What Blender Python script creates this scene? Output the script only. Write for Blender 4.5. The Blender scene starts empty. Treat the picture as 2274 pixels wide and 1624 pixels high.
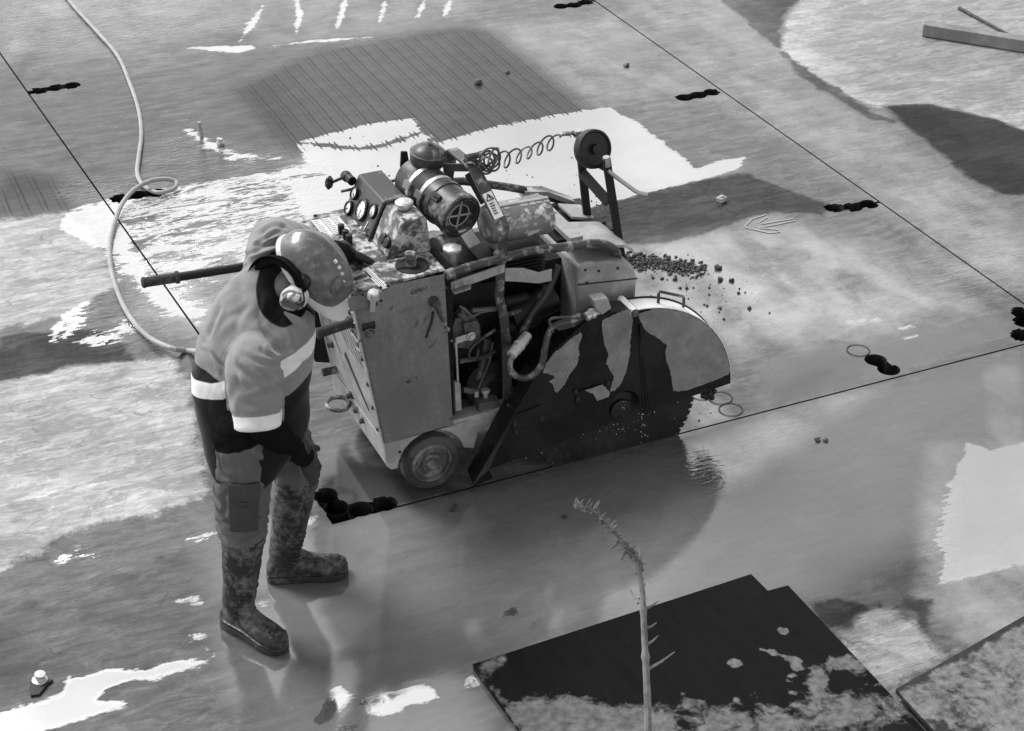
import bpy, bmesh, math, random
import numpy as np
from mathutils import Vector, Matrix, noise as mnoise
R = math.radians
scene = bpy.context.scene
col = scene.collection
random.seed(7)

# ------------------------------------------------------------------ camera
# x runs along the near saw cut, y across the slab, z up; origin at the corner of two cuts
CAM = Vector((-1.63223, -5.22380, 4.0))
FW = Vector((0.35213, 0.77801, -0.52029)); RT = Vector((0.91103, -0.41234, 0.0))
UP = RT.cross(FW).normalized()
FOC = 4000.0 / 2274.0
cam_d = bpy.data.cameras.new("camera"); cam = bpy.data.objects.new("camera", cam_d); col.objects.link(cam)
cam_d.sensor_width = 36.0; cam_d.lens = 36.0 * FOC; cam_d.clip_start = 0.05; cam_d.clip_end = 2000
m = Matrix((RT, UP, -FW)).transposed().to_4x4(); m.translation = CAM
cam.matrix_world = m
scene.camera = cam

# ------------------------------------------------------------------ sky and sun (black and white photograph: all greys)
SUN_EL, SUN_AZ = R(54), Vector((-0.45, 0.893, 0)).normalized()
w = bpy.data.worlds.new("World"); scene.world = w; w.use_nodes = True
nt = w.node_tree; nt.nodes.clear()
def N(t, kind, **kw):
    n = t.nodes.new(kind)
    for k, v in kw.items():
        if k.startswith('i_'):
            n.inputs[int(k[2:]) if k[2:].isdigit() else k[2:]].default_value = v
        else: setattr(n, k, v)
    return n
sky = N(nt, 'ShaderNodeTexSky'); sky.sky_type = 'NISHITA'; sky.sun_disc = False
sky.sun_elevation = SUN_EL; sky.sun_rotation = math.atan2(SUN_AZ.x, SUN_AZ.y); sky.dust_density = 1.0; sky.air_density = 1.0
bw = N(nt, 'ShaderNodeRGBToBW'); nt.links.new(sky.outputs[0], bw.inputs[0])
geo = N(nt, 'ShaderNodeTexCoord')
mp = N(nt, 'ShaderNodeMapping'); mp.inputs['Scale'].default_value = (1, 1, 2.2); nt.links.new(geo.outputs['Generated'], mp.inputs[0])
cn = N(nt, 'ShaderNodeTexNoise'); cn.inputs['Scale'].default_value = 6.0; cn.inputs['Detail'].default_value = 7; cn.inputs['Roughness'].default_value = 0.55
nt.links.new(mp.outputs[0], cn.inputs['Vector'])
cr = N(nt, 'ShaderNodeMapRange'); cr.inputs[1].default_value = 0.33; cr.inputs[2].default_value = 0.66; cr.inputs[3].default_value = 1.1; cr.inputs[4].default_value = 1.65
nt.links.new(cn.outputs[0], cr.inputs[0])
mul = N(nt, 'ShaderNodeMath', operation='MULTIPLY'); nt.links.new(bw.outputs[0], mul.inputs[0]); nt.links.new(cr.outputs[0], mul.inputs[1])
bg = N(nt, 'ShaderNodeBackground'); bg.inputs[1].default_value = 0.13
nt.links.new(mul.outputs[0], bg.inputs[0])
wo = N(nt, 'ShaderNodeOutputWorld'); nt.links.new(bg.outputs[0], wo.inputs[0])
sl = bpy.data.lights.new("sun", 'SUN'); sl.energy = 2.3; sl.angle = R(20); sl.color = (1, 1, 1)
sun = bpy.data.objects.new("sun", sl); col.objects.link(sun)
sd = Vector((SUN_AZ.x * math.cos(SUN_EL), SUN_AZ.y * math.cos(SUN_EL), math.sin(SUN_EL)))
sun.rotation_euler = sd.to_track_quat('Z', 'Y').to_euler()
sun.location = sd * 20
scene.view_settings.view_transform = 'Standard'; scene.view_settings.look = 'None'
scene.view_settings.exposure = 0.9; scene.view_settings.gamma = 1.0

# ------------------------------------------------------------------ helpers
def ray(u, v): return FW + RT * ((u - 1137) / 4000.0) - UP * ((v - 812) / 4000.0)
def A(u, v, x=None, y=None, z=None):
    """point of the real plane x=.., y=.. or z=.. that was measured at (u, v)"""
    d = ray(u, v)
    if z is not None: t = (z - CAM.z) / d.z
    elif y is not None: t = (y - CAM.y) / d.y
    else: t = (x - CAM.x) / d.x
    return CAM + d * t
def V(*a): return Vector(a)

class MB:
    def __init__(s): s.v = []; s.f = []; s.m = []; s.cm = 0
    def add(s, vs, fs):
        o = len(s.v); s.v += [tuple(p) for p in vs]
        for f in fs: s.f.append(tuple(i + o for i in f)); s.m.append(s.cm)
        return s
    def box(s, c, size, rot=None):
        c = Vector(c); hx, hy, hz = [q / 2 for q in size]
        vs = [Vector((x, y, z)) for x in (-hx, hx) for y in (-hy, hy) for z in (-hz, hz)]
        if rot is not None: vs = [rot @ p for p in vs]
        return s.add([p + c for p in vs], [(0, 1, 3, 2), (4, 6, 7, 5), (0, 4, 5, 1), (2, 3, 7, 6), (0, 2, 6, 4), (1, 5, 7, 3)])
    def prism(s, pts, d):
        """polygon pts (3d) extruded by vector d"""
        pts = [Vector(p) for p in pts]; d = Vector(d); n = len(pts)
        nm = Vector((0, 0, 0))
        for i in range(n): nm += pts[i].cross(pts[(i + 1) % n])
        if nm.dot(d) > 0: pts = pts[::-1]
        fs = [tuple(range(n)), tuple(range(2 * n - 1, n - 1, -1))]
        for i in range(n):
            j = (i + 1) % n; fs.append((j, i, n + i, n + j))
        return s.add(pts + [p + d for p in pts], fs)
    def xz(s, pts, y0, y1): return s.prism([(p[0], y0, p[1]) for p in pts], (0, y1 - y0, 0))
    def yz(s, pts, x0, x1): return s.prism([(x0, p[0], p[1]) for p in pts], (x1 - x0, 0, 0))
    def xy(s, pts, z0, z1): return s.prism([(p[0], p[1], z0) for p in pts], (0, 0, z1 - z0))
    def bar(s, p0, p1, wd, w, t):
        """flat bar p0->p1, width w along wd, thickness t across"""
        p0, p1 = Vector(p0), Vector(p1); d = (p1 - p0).normalized(); wd = Vector(wd); wd = (wd - d * wd.dot(d)).normalized(); td = d.cross(wd)
        q = [p0 - wd * w / 2 - td * t / 2, p1 - wd * w / 2 - td * t / 2, p1 + wd * w / 2 - td * t / 2, p0 + wd * w / 2 - td * t / 2]
        return s.prism(q, td * t)
    def tube(s, pts, r, n=10, closed=False, caps=True, smooth=0):
        pts = [Vector(p) for p in pts]
        if smooth: pts = spline(pts, smooth, closed)
        k = len(pts); rr = r if isinstance(r, (list, tuple)) else [r] * k
        if len(rr) != k: rr = [rr[0] + (rr[-1] - rr[0]) * i / (k - 1) for i in range(k)]
        vs = []; nrm = None
        for i in range(k):
            a = pts[(i - 1) % k] if (closed or i > 0) else pts[i]; b = pts[(i + 1) % k] if (closed or i < k - 1) else pts[i]
            t = (b - a).normalized()
            if nrm is None:
                nrm = t.orthogonal().normalized()
            nrm = (nrm - t * nrm.dot(t)).normalized(); bi = t.cross(nrm)
            for j in range(n):
                an = 2 * math.pi * j / n; vs.append(pts[i] + (nrm * math.cos(an) + bi * math.sin(an)) * rr[i])
        fs = []
        for i in range(k if closed else k - 1):
            i2 = (i + 1) % k
            for j in range(n):
                j2 = (j + 1) % n; fs.append((i * n + j, i * n + j2, i2 * n + j2, i2 * n + j))
        if caps and not closed:
            fs.append(tuple(range(n - 1, -1, -1))); fs.append(tuple(range((k - 1) * n, k * n)))
        return s.add(vs, fs)
    def cyl(s, p0, p1, r, r2=None, n=24): return s.tube([p0, p1], [r, r if r2 is None else r2], n)
    def lathe(s, prof, o, ax, n=32, ref=None, caps=True):
        """profile [(radius, height)] turned about axis ax through o"""
        o = Vector(o); ax = Vector(ax).normalized(); u = ax.orthogonal().normalized() if ref is None else Vector(ref); w2 = ax.cross(u)
        vs = []; fs = []; k = len(prof)
        for r_, h in prof:
            for j in range(n):
                an = 2 * math.pi * j / n; vs.append(o + ax * h + (u * math.cos(an) + w2 * math.sin(an)) * max(r_, 1e-5))
        for i in range(k - 1):
            for j in range(n):
                j2 = (j + 1) % n; fs.append((i * n + j, i * n + j2, (i + 1) * n + j2, (i + 1) * n + j))
        if caps and prof[0][0] > 1e-4: fs.append(tuple(range(n - 1, -1, -1)))
        if caps and prof[-1][0] > 1e-4: fs.append(tuple(range((k - 1) * n, k * n)))
        return s.add(vs, fs)
    def ell(s, c, ax, n=20, k=12):
        """ellipsoid, ax = three axis vectors"""
        c = Vector(c); a, b, d = [Vector(q) for q in ax]; vs = []; fs = []
        for i in range(k + 1):
            th = math.pi * i / k; zr = math.cos(th); rr = max(math.sin(th), 1e-4)
            for j in range(n):
                an = 2 * math.pi * j / n; vs.append(c + a * rr * math.cos(an) + b * rr * math.sin(an) + d * zr)
        flip = a.cross(b).dot(d) > 0
        for i in range(k):
            for j in range(n):
                j2 = (j + 1) % n; q = (i * n + j, (i + 1) * n + j, (i + 1) * n + j2, i * n + j2)
                fs.append(q if flip else q[::-1])
        return s.add(vs, fs)
    def ball(s, c, r, n=14, k=8): return s.ell(c, ((r, 0, 0), (0, r, 0), (0, 0, r)), n, k)
    def cap(s, p0, r0, p1, r1, n=16):
        """round-ended tapered limb piece"""
        p0, p1 = Vector(p0), Vector(p1); d = (p1 - p0); L = d.length; prof = []
        for i in range(5): a = math.pi / 2 * (1 - i / 4); prof.append((r0 * math.cos(a), -r0 * math.sin(a)))
        for i in range(5): a = math.pi / 2 * i / 4; prof.append((r1 * math.cos(a), L + r1 * math.sin(a)))
        return s.lathe(prof, p0, d, n)
    def loft(s, secs, n=28):
        """sections (centre, vec_u, vec_v) joined into a closed skin"""
        vs = []; fs = []
        for c, a, b in secs:
            for j in range(n):
                an = 2 * math.pi * j / n; vs.append(Vector(c) + Vector(a) * math.cos(an) + Vector(b) * math.sin(an))
        k = len(secs)
        for i in range(k - 1):
            for j in range(n):
                j2 = (j + 1) % n; fs.append((i * n + j, i * n + j2, (i + 1) * n + j2, (i + 1) * n + j))
        fs.append(tuple(range(n - 1, -1, -1))); fs.append(tuple(range((k - 1) * n, k * n)))
        return s.add(vs, fs)
    def bolt(s, p, d, r=.012, h=.009):
        p = Vector(p); d = Vector(d).normalized()
        s.lathe([(r * 1.5, 0), (r * 1.5, h * .3), (r, h * .35)], p, d, 16)
        s.lathe([(r, h * .3), (r, h), (r * .8, h * 1.25)], p, d, 6)
        return s
    def mesh(s, name, mats, smooth=35):
        me = bpy.data.meshes.new(name); me.from_pydata(s.v, [], s.f); me.update()
        b = bmesh.new(); b.from_mesh(me); bmesh.ops.recalc_face_normals(b, faces=b.faces); b.to_mesh(me); b.free()
        for q in (mats if isinstance(mats, (list, tuple)) else [mats]): me.materials.append(q)
        for p, i in zip(me.polygons, s.m): p.material_index = i
        if smooth:
            me.shade_smooth(); me.set_sharp_from_angle(angle=R(smooth))
        return me
    def build(s, name, mats, parent=None, bevel=0, smooth=35, split=False):
        if split:                                            # every loose piece becomes an object of its own
            out = None
            for p in s.pieces(): out = p.build(name, mats, parent, bevel, smooth)
            return out
        me = s.mesh(name, mats, smooth)
        return put(name, me, parent, bevel)
    def pieces(s, gap=.001):
        par = list(range(len(s.v)))
        def find(i):
            while par[i] != i: par[i] = par[par[i]]; i = par[i]
            return i
        for f in s.f:
            for i in f[1:]: par[find(i)] = find(f[0])
        isl = {}
        for i in range(len(s.v)): isl.setdefault(find(i), []).append(i)
        bx = [[[min(s.v[i][k] for i in q) - gap for k in range(3)], [max(s.v[i][k] for i in q) + gap for k in range(3)], [r]] for r, q in isl.items()]
        go = True
        while go:
            go = False
            for i in range(len(bx)):
                for j in range(i + 1, len(bx)):
                    a, b = bx[i], bx[j]
                    if all(a[0][k] <= b[1][k] and b[0][k] <= a[1][k] for k in range(3)):
                        bx[i] = [[min(a[0][k], b[0][k]) for k in range(3)], [max(a[1][k], b[1][k]) for k in range(3)], a[2] + b[2]]; bx.pop(j); go = True; break
                if go: break
        out = []
        for a in bx:
            rs = set(a[2]); p = MB(); mp = {}
            for i in range(len(s.v)):
                if find(i) in rs: mp[i] = len(p.v); p.v.append(s.v[i])
            for f, m_ in zip(s.f, s.m):
                if f[0] in mp: p.f.append(tuple(mp[i] for i in f)); p.m.append(m_)
            out.append(p)
        return out

def spline(pts, k, closed=False):
    out = []; n = len(pts)
    for i in range(n if closed else n - 1):
        g = lambda j: pts[j % n] if closed else pts[max(0, min(n - 1, j))]
        a, b, c, d = g(i - 1), g(i), g(i + 1), g(i + 2)
        for q in range(k):
            t = q / k
            out.append(0.5 * ((2 * b) + (c - a) * t + (2 * a - 5 * b + 4 * c - d) * t * t + (3 * b - a - 3 * c + d) * t ** 3))
    if not closed: out.append(pts[-1])
    return out

def origin_of(o):
    p = Vector((0, 0, 0))
    while o is not None: p += o.location; o = o.parent
    return p
def put(name, me, parent=None, bevel=0, loc=None):
    o = bpy.data.objects.new(name, me); col.objects.link(o)
    if parent is not None:
        me.transform(Matrix.Translation(-origin_of(parent))); o.parent = parent
    elif loc is not None:
        me.transform(Matrix.Translation(-Vector(loc))); o.location = loc
    if bevel:
        b = o.modifiers.new("edge", 'BEVEL'); b.width = bevel; b.segments = 2; b.limit_method = 'ANGLE'; b.angle_limit = R(40)
    return o
def tag(o, label, cat, group=None):
    o['label'] = label; o['category'] = cat
    if group: o['group'] = group
    return o
def thing(name, label, cat, loc, group=None):
    o = bpy.data.objects.new(name, None); col.objects.link(o); o.location = loc; o.empty_display_size = 0.1
    return tag(o, label, cat, group)
def struct(o, kind='structure'): o['kind'] = kind; return o

# ------------------------------------------------------------------ materials
def g3(v): return (v, v, v, 1)
def mat(name, base, rough=.6, metal=0., mud=0., mud_col=.30, scale=9., bump=.15, var=.35, spec=.32, streak=False, thr=.5, fine=60., coat=0., soft=.10):
    """grey paint / metal / cloth with uneven tone, dried cement mud and a fine bump"""
    mt = bpy.data.materials.new(name); mt.use_nodes = True; t = mt.node_tree; b = t.nodes['Principled BSDF']; L = t.links.new
    tc = N(t, 'ShaderNodeTexCoord'); mp = N(t, 'ShaderNodeMapping'); L(tc.outputs['Object'], mp.inputs[0])
    mp.inputs['Scale'].default_value = (1, 1, .22) if streak else (1, 1, 1)
    n1 = N(t, 'ShaderNodeTexNoise', i_Scale=scale, i_Detail=8., i_Roughness=.62); L(mp.outputs[0], n1.inputs['Vector'])
    n2 = N(t, 'ShaderNodeTexNoise', i_Scale=fine, i_Detail=5., i_Roughness=.6); L(tc.outputs['Object'], n2.inputs['Vector'])
    n3 = N(t, 'ShaderNodeTexNoise', i_Scale=scale * .45, i_Detail=6., i_Roughness=.7); L(tc.outputs['Object'], n3.inputs['Vector'])
    v1 = N(t, 'ShaderNodeMapRange', i_1=.25, i_2=.75, i_3=base * (1 - var), i_4=base * (1 + var)); L(n3.outputs[0], v1.inputs[0])
    sm = N(t, 'ShaderNodeMath', operation='ADD'); L(n1.outputs[0], sm.inputs[0])
    s2 = N(t, 'ShaderNodeMath', operation='MULTIPLY_ADD'); L(n2.outputs[0], s2.inputs[0]); s2.inputs[1].default_value = .35; s2.inputs[2].default_value = -.175
    L(s2.outputs[0], sm.inputs[1])
    mm = N(t, 'ShaderNodeMapRange', i_1=thr, i_2=thr + soft, i_3=0., i_4=mud); L(sm.outputs[0], mm.inputs[0])
    mx = N(t, 'ShaderNodeMix', data_type='FLOAT'); L(mm.outputs[0], mx.inputs[0]); L(v1.outputs[0], mx.inputs[2]); mx.inputs[3].default_value = mud_col
    cc = N(t, 'ShaderNodeCombineColor')
    for i in range(3): L(mx.outputs[0], cc.inputs[i])
    L(cc.outputs[0], b.inputs['Base Color'])
    mr = N(t, 'ShaderNodeMix', data_type='FLOAT'); L(mm.outputs[0], mr.inputs[0]); mr.inputs[3].default_value = .85
    rv = N(t, 'ShaderNodeMapRange', i_1=.3, i_2=.7, i_3=max(.03, rough - .12), i_4=min(1, rough + .12)); L(n3.outputs[0], rv.inputs[0]); L(rv.outputs[0], mr.inputs[2])
    L(mr.outputs[0], b.inputs['Roughness'])
    me_ = N(t, 'ShaderNodeMath', operation='MULTIPLY_ADD'); L(mm.outputs[0], me_.inputs[0]); me_.inputs[1].default_value = -metal; me_.inputs[2].default_value = metal
    L(me_.outputs[0], b.inputs['Metallic']); b.inputs['Specular IOR Level'].default_value = spec
    b.inputs['Coat Weight'].default_value = coat
    bp = N(t, 'ShaderNodeBump', i_Strength=bump, i_Distance=.004); L(sm.outputs[0], bp.inputs['Height']); L(bp.outputs[0], b.inputs['Normal'])
    return mt
M = {}
M['panel'] = mat('grey_panel_paint', .12, .55, 0, .6, .26, 7, .12, .25, streak=True, thr=.47, soft=.24)
M['panel_light'] = mat('pale_panel_paint', .24, .55, 0, .8, .40, 11, .15, .35, thr=.46, soft=.24)
M['dark_paint'] = mat('dark_paint', .035, .40, 0, .75, .24, 9, .2, .5, thr=.55)
M['deck'] = mat('deck_paint_muddy', .06, .38, 0, .95, .42, 22, .35, .5, thr=.46, soft=.15)
M['black'] = mat('black_paint', .008, .5, 0, .35, .06, 8, .15, .5, thr=.66)
M['rubber'] = mat('rubber', .025, .65, 0, .55, .12, 10, .2, .4, thr=.53)
M['tyre'] = mat('worn_tyre', .03, .7, 0, .7, .09, 6, .25, .4, thr=.48)
M['steel'] = mat('dull_steel', .35, .45, .7, .5, .30, 12, .15, .35, thr=.54)
M['zinc'] = mat('zinc_fitting', .5, .4, .6, .4, .35, 20, .1, .25, thr=.55)
M['tube'] = mat('scuffed_tube', .05, .38, .2, .85, .34, 20, .25, .5, thr=.53, soft=.16)
M['engine'] = mat('oily_engine', .007, .5, .2, .35, .07, 11, .25, .6, thr=.58)
M['engine_alloy'] = mat('cast_alloy', .10, .5, .3, .5, .16, 14, .25, .5, thr=.52)  # paler metal of the pump, oil box and pipes
M['wet_guard'] = mat('wet_guard_face', .005, .28, 0, .25, .016, 6, .05, .5, thr=.5)
M['dry_guard'] = mat('dry_guard_face', .16, .6, 0, .7, .27, 14, .1, .3, thr=.47, soft=.25)
M['pale_guard'] = mat('pale_guard_rim', .72, .45, 0, .4, .35, 9, .08, .12, thr=.57)
M['blade'] = mat('saw_blade', .02, .35, .4, .2, .06, 6, .06, .4)
M['label'] = mat('sticker', .52, .5, 0, .3, .35, 30, .03, .1, thr=.58)
M['ink'] = mat('ink', .02, .6, 0, 0, .1)
M['gauge'] = mat('gauge_face', .55, .25, 0, .5, .2, 40, .02, .15, thr=.52, coat=.6)
M['muffler'] = mat('muffler_shell', .16, .5, .2, .9, .55, 16, .3, .35, thr=.53)
M['hose'] = mat('pale_hose', .27, .45, 0, .5, .2, 12, .1, .2, thr=.52)
M['dark_hose'] = mat('dark_hose', .03, .45, 0, .6, .2, 14, .1, .4, thr=.56)
M['wood'] = mat('grey_timber', .16, .8, 0, .5, .24, 6, .2, .3)
M['hub'] = mat('wheel_hub', .09, .5, .3, .8, .21, 9, .2, .3, thr=.48)
# ------------------------------------------------------------------ ground: one slab with real saw cuts and core holes
X0, X1, Y0, Y1 = -2.0, 6.6, -2.6, 7.0
STEP = .0165; KW = .0045
CUT_A, CUT_C = 0.0, 3.405
def lines(a, b, special):
    v = list(np.arange(a, b + 1e-6, STEP))
    for s_ in special: v = [q for q in v if abs(q - (s_ - KW)) > STEP * .6 and abs(q - (s_ + KW)) > STEP * .6] + [s_ - KW, s_ + KW]
    return np.array(sorted(v))
gx = lines(X0, X1, [CUT_A, CUT_C]); gy = lines(Y0, Y1, [0.0])
nx, ny = len(gx), len(gy)
GX, GY = np.meshgrid(gx, gy, indexing='ij')
# the far cut on the left runs a hair askew
skew = np.where((GX < 1.0), -0.044 * np.clip(GY, 0, 9) * np.clip(1 - abs(GX) / 1.0, 0, 1), 0)
PX = GX + skew; PY = GY.copy()
RC = .049
HOLES = [(.033, .185), (.044, .095), (.125, .045), (.222, .040), (2.515, .155), (2.522, .068), (3.215, .072), (3.345, .235), (3.30, .16),
         (-.143, 4.608), (-.045, 4.612), (.05, 4.608), (-.062, 3.045), (.036, 3.047), (.131, 3.03),
         (3.163, 4.623), (3.25, 4.606), (3.345, 4.625), (3.161, 3.005), (3.25, 3.005), (3.342, 3.01), (3.16, 1.47), (3.25, 1.44), (3.342, 1.435)]
hd = np.full(GX.shape, 9.0); hi = np.zeros(GX.shape, int)
for i, (hx, hy) in enumerate(HOLES):
    d = np.hypot(PX - hx, PY - hy) - RC; k = d < hd; hd = np.where(k, d, hd); hi = np.where(k, i, hi)
snap = abs(hd) < STEP * .55
cxh = np.array([h[0] for h in HOLES])[hi]; cyh = np.array([h[1] for h in HOLES])[hi]
dd = np.hypot(PX - cxh, PY - cyh) + 1e-9
PX = np.where(snap, cxh + (PX - cxh) / dd * RC, PX); PY = np.where(snap, cyh + (PY - cyh) / dd * RC, PY)
hd = np.where(snap, 0, hd)
# cells to leave out
cxm = .25 * (GX[:-1, :-1] + GX[1:, :-1] + GX[:-1, 1:] + GX[1:, 1:]); cym = .25 * (GY[:-1, :-1] + GY[1:, :-1] + GY[:-1, 1:] + GY[1:, 1:])
hmn = np.minimum.reduce([hd[:-1, :-1], hd[1:, :-1], hd[:-1, 1:], hd[1:, 1:]]); hmx = np.maximum.reduce([hd[:-1, :-1], hd[1:, :-1], hd[:-1, 1:], hd[1:, 1:]])
hm = .25 * (hd[:-1, :-1] + hd[1:, :-1] + hd[:-1, 1:] + hd[1:, 1:])
kill = (hm < -1e-4) | (hmx < 1e-5)
cq_ = [(-.02, -.0), (-.02, .20), (.033, .185), (.065, .10), (.125, .055), (.222, .03), (.235, 0)]
def inpoly(x, y, P_):
    ins = np.zeros(x.shape, bool)
    for i in range(len(P_)):
        a, b = P_[i], P_[(i + 1) % len(P_)]
        if a[1] == b[1]: continue
        ins ^= ((a[1] > y) != (b[1] > y)) & (x < a[0] + (y - a[1]) / (b[1] - a[1]) * (b[0] - a[0]))
    return ins
kill |= inpoly(cxm, cym, cq_) & (cxm > -KW) & (cym > -KW)
kill |= (abs(cxm - CUT_A) < KW * .8) & (cym > 0) & (cym < Y1 - .05)
kill |= (abs(cxm - CUT_C) < KW * .8) & (cym > .0) & (cym < Y1 - .05)
kill |= (abs(cym) < KW * .8) & (cxm > 0) & (cxm < X1 - .05)
ids = np.arange(nx * ny).reshape(nx, ny)
quads = np.stack([ids[:-1, :-1], ids[1:, :-1], ids[1:, 1:], ids[:-1, 1:]], -1)[~kill].reshape(-1, 4)
PZ = np.zeros(GX.shape)
co = np.stack([PX, PY, PZ], -1).reshape(-1, 3)

def sdf(poly):
    """signed distance to polygon (positive inside) for every grid vertex"""
    P_ = np.array(poly); lo = P_.min(0) - .6; hi_ = P_.max(0) + .6
    out = np.full(len(co), -1.0)
    k = (co[:, 0] > lo[0]) & (co[:, 0] < hi_[0]) & (co[:, 1] > lo[1]) & (co[:, 1] < hi_[1])
    x, y = co[k, 0], co[k, 1]; d2 = np.full(len(x), 9.0); ins = np.zeros(len(x), bool); n = len(P_)
    for i in range(n):
        a, b = P_[i], P_[(i + 1) % n]; e = b - a; L = (e * e).sum() + 1e-12
        t = np.clip(((x - a[0]) * e[0] + (y - a[1]) * e[1]) / L, 0, 1)
        d2 = np.minimum(d2, (x - a[0] - t * e[0]) ** 2 + (y - a[1] - t * e[1]) ** 2)
        c = ((a[1] > y) != (b[1] > y)); xi = a[0] + (y - a[1]) / np.where(abs(e[1]) < 1e-9, 1e-9, e[1]) * e[0]
        ins ^= c & (x < xi)
    out[k] = np.where(ins, 1, -1) * np.sqrt(d2)
    return out
def gp(pts): return [tuple(A(u, v, z=0))[:2] for u, v in pts]      # outlines measured on the slab
class GPoly(list): pass
def gpoly(p): return p if isinstance(p, GPoly) else gp(p)
def line_poly(pts, wd):
    q = [Vector(A(u, v, z=0)[:2]) for u, v in pts]; l = []; r_ = []
    for i, p in enumerate(q):
        t = (q[min(i + 1, len(q) - 1)] - q[max(i - 1, 0)]).normalized(); n_ = Vector((-t.y, t.x)); ww = wd * (.35 if i in (0, len(q) - 1) else 1)
        l.append(tuple(p + n_ * ww / 2)); r_.append(tuple(p - n_ * ww / 2))
    return GPoly(l + r_[::-1])
def z6(p): return [(x * .4403 * .752, (1445 + y * .4403) * .752) for x, y in p]
def z7(p): return [((1000 + x * .4403) * .752, (1445 + y * .4403) * .752) for x, y in p]
def z8(p): return [((2024 + x * .4403) * .752, (1445 + y * .4403) * .752) for x, y in p]
def z1(p): return [(x * .4403 * .752, y * .4403 * .752) for x, y in p]
def z4(p): return [(x * .4403 * .752, (700 + y * .4403) * .752) for x, y in p]
def z5(p): return [((2024 + x * .4403) * .752, (700 + y * .4403) * .752) for x, y in p]

FILM = [  # clear standing water, laid in the outlines of bright sky reflections
 [(655, 318), (720, 300), (820, 275), (920, 262), (970, 318), (1040, 298), (1110, 278), (1215, 260), (1310, 243), (1355, 240), (1420, 275), (1490, 330), (1545, 372), (1600, 358), (1658, 348), (1640, 372), (1560, 398), (1450, 425), (1330, 455), (1200, 490), (900, 520), (760, 480), (700, 380)],
 [(150, 470), (300, 440), (430, 412), (540, 395), (690, 365), (800, 420), (760, 480), (640, 510), (560, 560), (515, 610), (470, 640), (440, 720), (380, 700), (330, 660), (270, 600), (250, 560), (200, 540), (130, 510)],
 z6([(0, 1505), (440, 1370), (440, 1265), (560, 1265), (720, 1210), (940, 1205), (1180, 1165), (1440, 1145), (1330, 1185), (1200, 1210), (1000, 1275), (880, 1290), (720, 1340), (640, 1420), (850, 1445), (640, 1510), (500, 1560), (220, 1640), (-200, 1700), (-200, 1560)]),
 z7([(165, 1420), (215, 1410), (240, 1440), (275, 1440), (280, 1415), (300, 1380), (440, 1350), (580, 1320), (640, 1350), (680, 1400), (600, 1430), (520, 1440), (430, 1480), (500, 1490), (330, 1520), (200, 1520)]),
 z6([(2110, 1560), (2160, 1450), (2215, 1380), (2225, 1430), (2250, 1340), (2290, 1330), (2345, 1385), (2310, 1450), (2200, 1540), (2140, 1570)]),
 z7([(1095, 840), (1120, 815), (1175, 800), (1185, 790), (1205, 830), (1195, 850), (1110, 852)]), z7([(830, 1335), (870, 1260), (895, 1240), (950, 1280), (930, 1310), (880, 1300)]),
 z7([(1285, 940), (1295, 905), (1355, 880), (1320, 915), (1310, 940)]), z7([(0, 1590), (90, 1590), (160, 1562), (100, 1640), (-30, 1660)]),
 [(2150, 985), (2200, 1000), (2300, 980), (2400, 1050), (2400, 1180), (2300, 1240), (2200, 1270), (2090, 1290), (2095, 1250), (2080, 1200), (2100, 1120), (2125, 1040)],
 [(415, 108), (440, 104), (560, 101), (566, 108), (530, 118)], line_poly([(600, 102), (700, 92), (830, 82)], .04),
 line_poly([(585, 12), (565, 45), (530, 95)], .035), line_poly([(660, 0), (665, 35), (658, 75)], .035), line_poly([(768, -10), (760, 30), (748, 65)], .035),
 line_poly([(855, 0), (850, 25), (842, 50)], .035), line_poly([(942, 0), (935, 20), (928, 38)], .035), line_poly([(1000, 0), (994, 18), (985, 36)], .035),
 line_poly([(415, 287), (440, 305), (480, 330), (530, 348), (600, 352), (618, 350)], .05), line_poly([(470, 330), (510, 352), (560, 360)], .02), line_poly([(405, 264), (430, 268)], .02),
 line_poly([(700, 1255), (735, 1225), (750, 1238), (725, 1262)], .02), z6([(2040, 200), (2130, 170), (2130, 200), (2050, 240)]), z6([(1300, 345), (1380, 310), (1470, 290), (1400, 330)]),
 line_poly(z4([(345, 700), (400, 600), (450, 530), (560, 450)]), .035), line_poly(z4([(425, 690), (470, 600), (500, 540), (545, 490)]), .03), z4([(520, 700), (620, 655), (770, 650), (780, 690), (640, 720), (560, 710)]),
 z4([(780, 600), (820, 560), (880, 610), (850, 640), (800, 640)]), line_poly(z6([(420, 470), (500, 435), (620, 446)]), .02), line_poly(z6([(1200, 755), (1270, 740), (1330, 720)]), .018), line_poly(z6([(1280, 775), (1350, 765)]), .015), line_poly(z6([(1245, 965), (1310, 990), (1410, 985)]), .02), line_poly(z6([(1215, 1030), (1300, 1020)]), .02), line_poly(z6([(1165, 940), (1210, 935)]), .018), line_poly(z6([(1310, 1000), (1400, 1080), (1440, 1110)]), .012), line_poly(z6([(1700, 780), (1790, 760)]), .012),
 line_poly(z5([(1100, 575), (1180, 560), (1280, 545)]), .03), line_poly(z5([(1440, 610), (1550, 600)]), .02), line_poly(z5([(1470, 690), (1560, 660)]), .02),
]
NOFILM = [line_poly([(655, 316), (720, 322), (790, 331), (850, 324), (905, 305), (948, 290)], .045), line_poly([(960, 318), (938, 285), (920, 262)], .05),
          [(470, 590), (520, 570), (560, 580), (590, 600), (560, 640), (500, 640), (440, 620)], line_poly([(600, 405), (660, 395), (730, 388)], .04),
          line_poly([(300, 520), (310, 540), (300, 565)], .04), [(420, 625), (520, 610), (600, 650), (560, 700), (450, 690), (400, 650)]]
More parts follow.
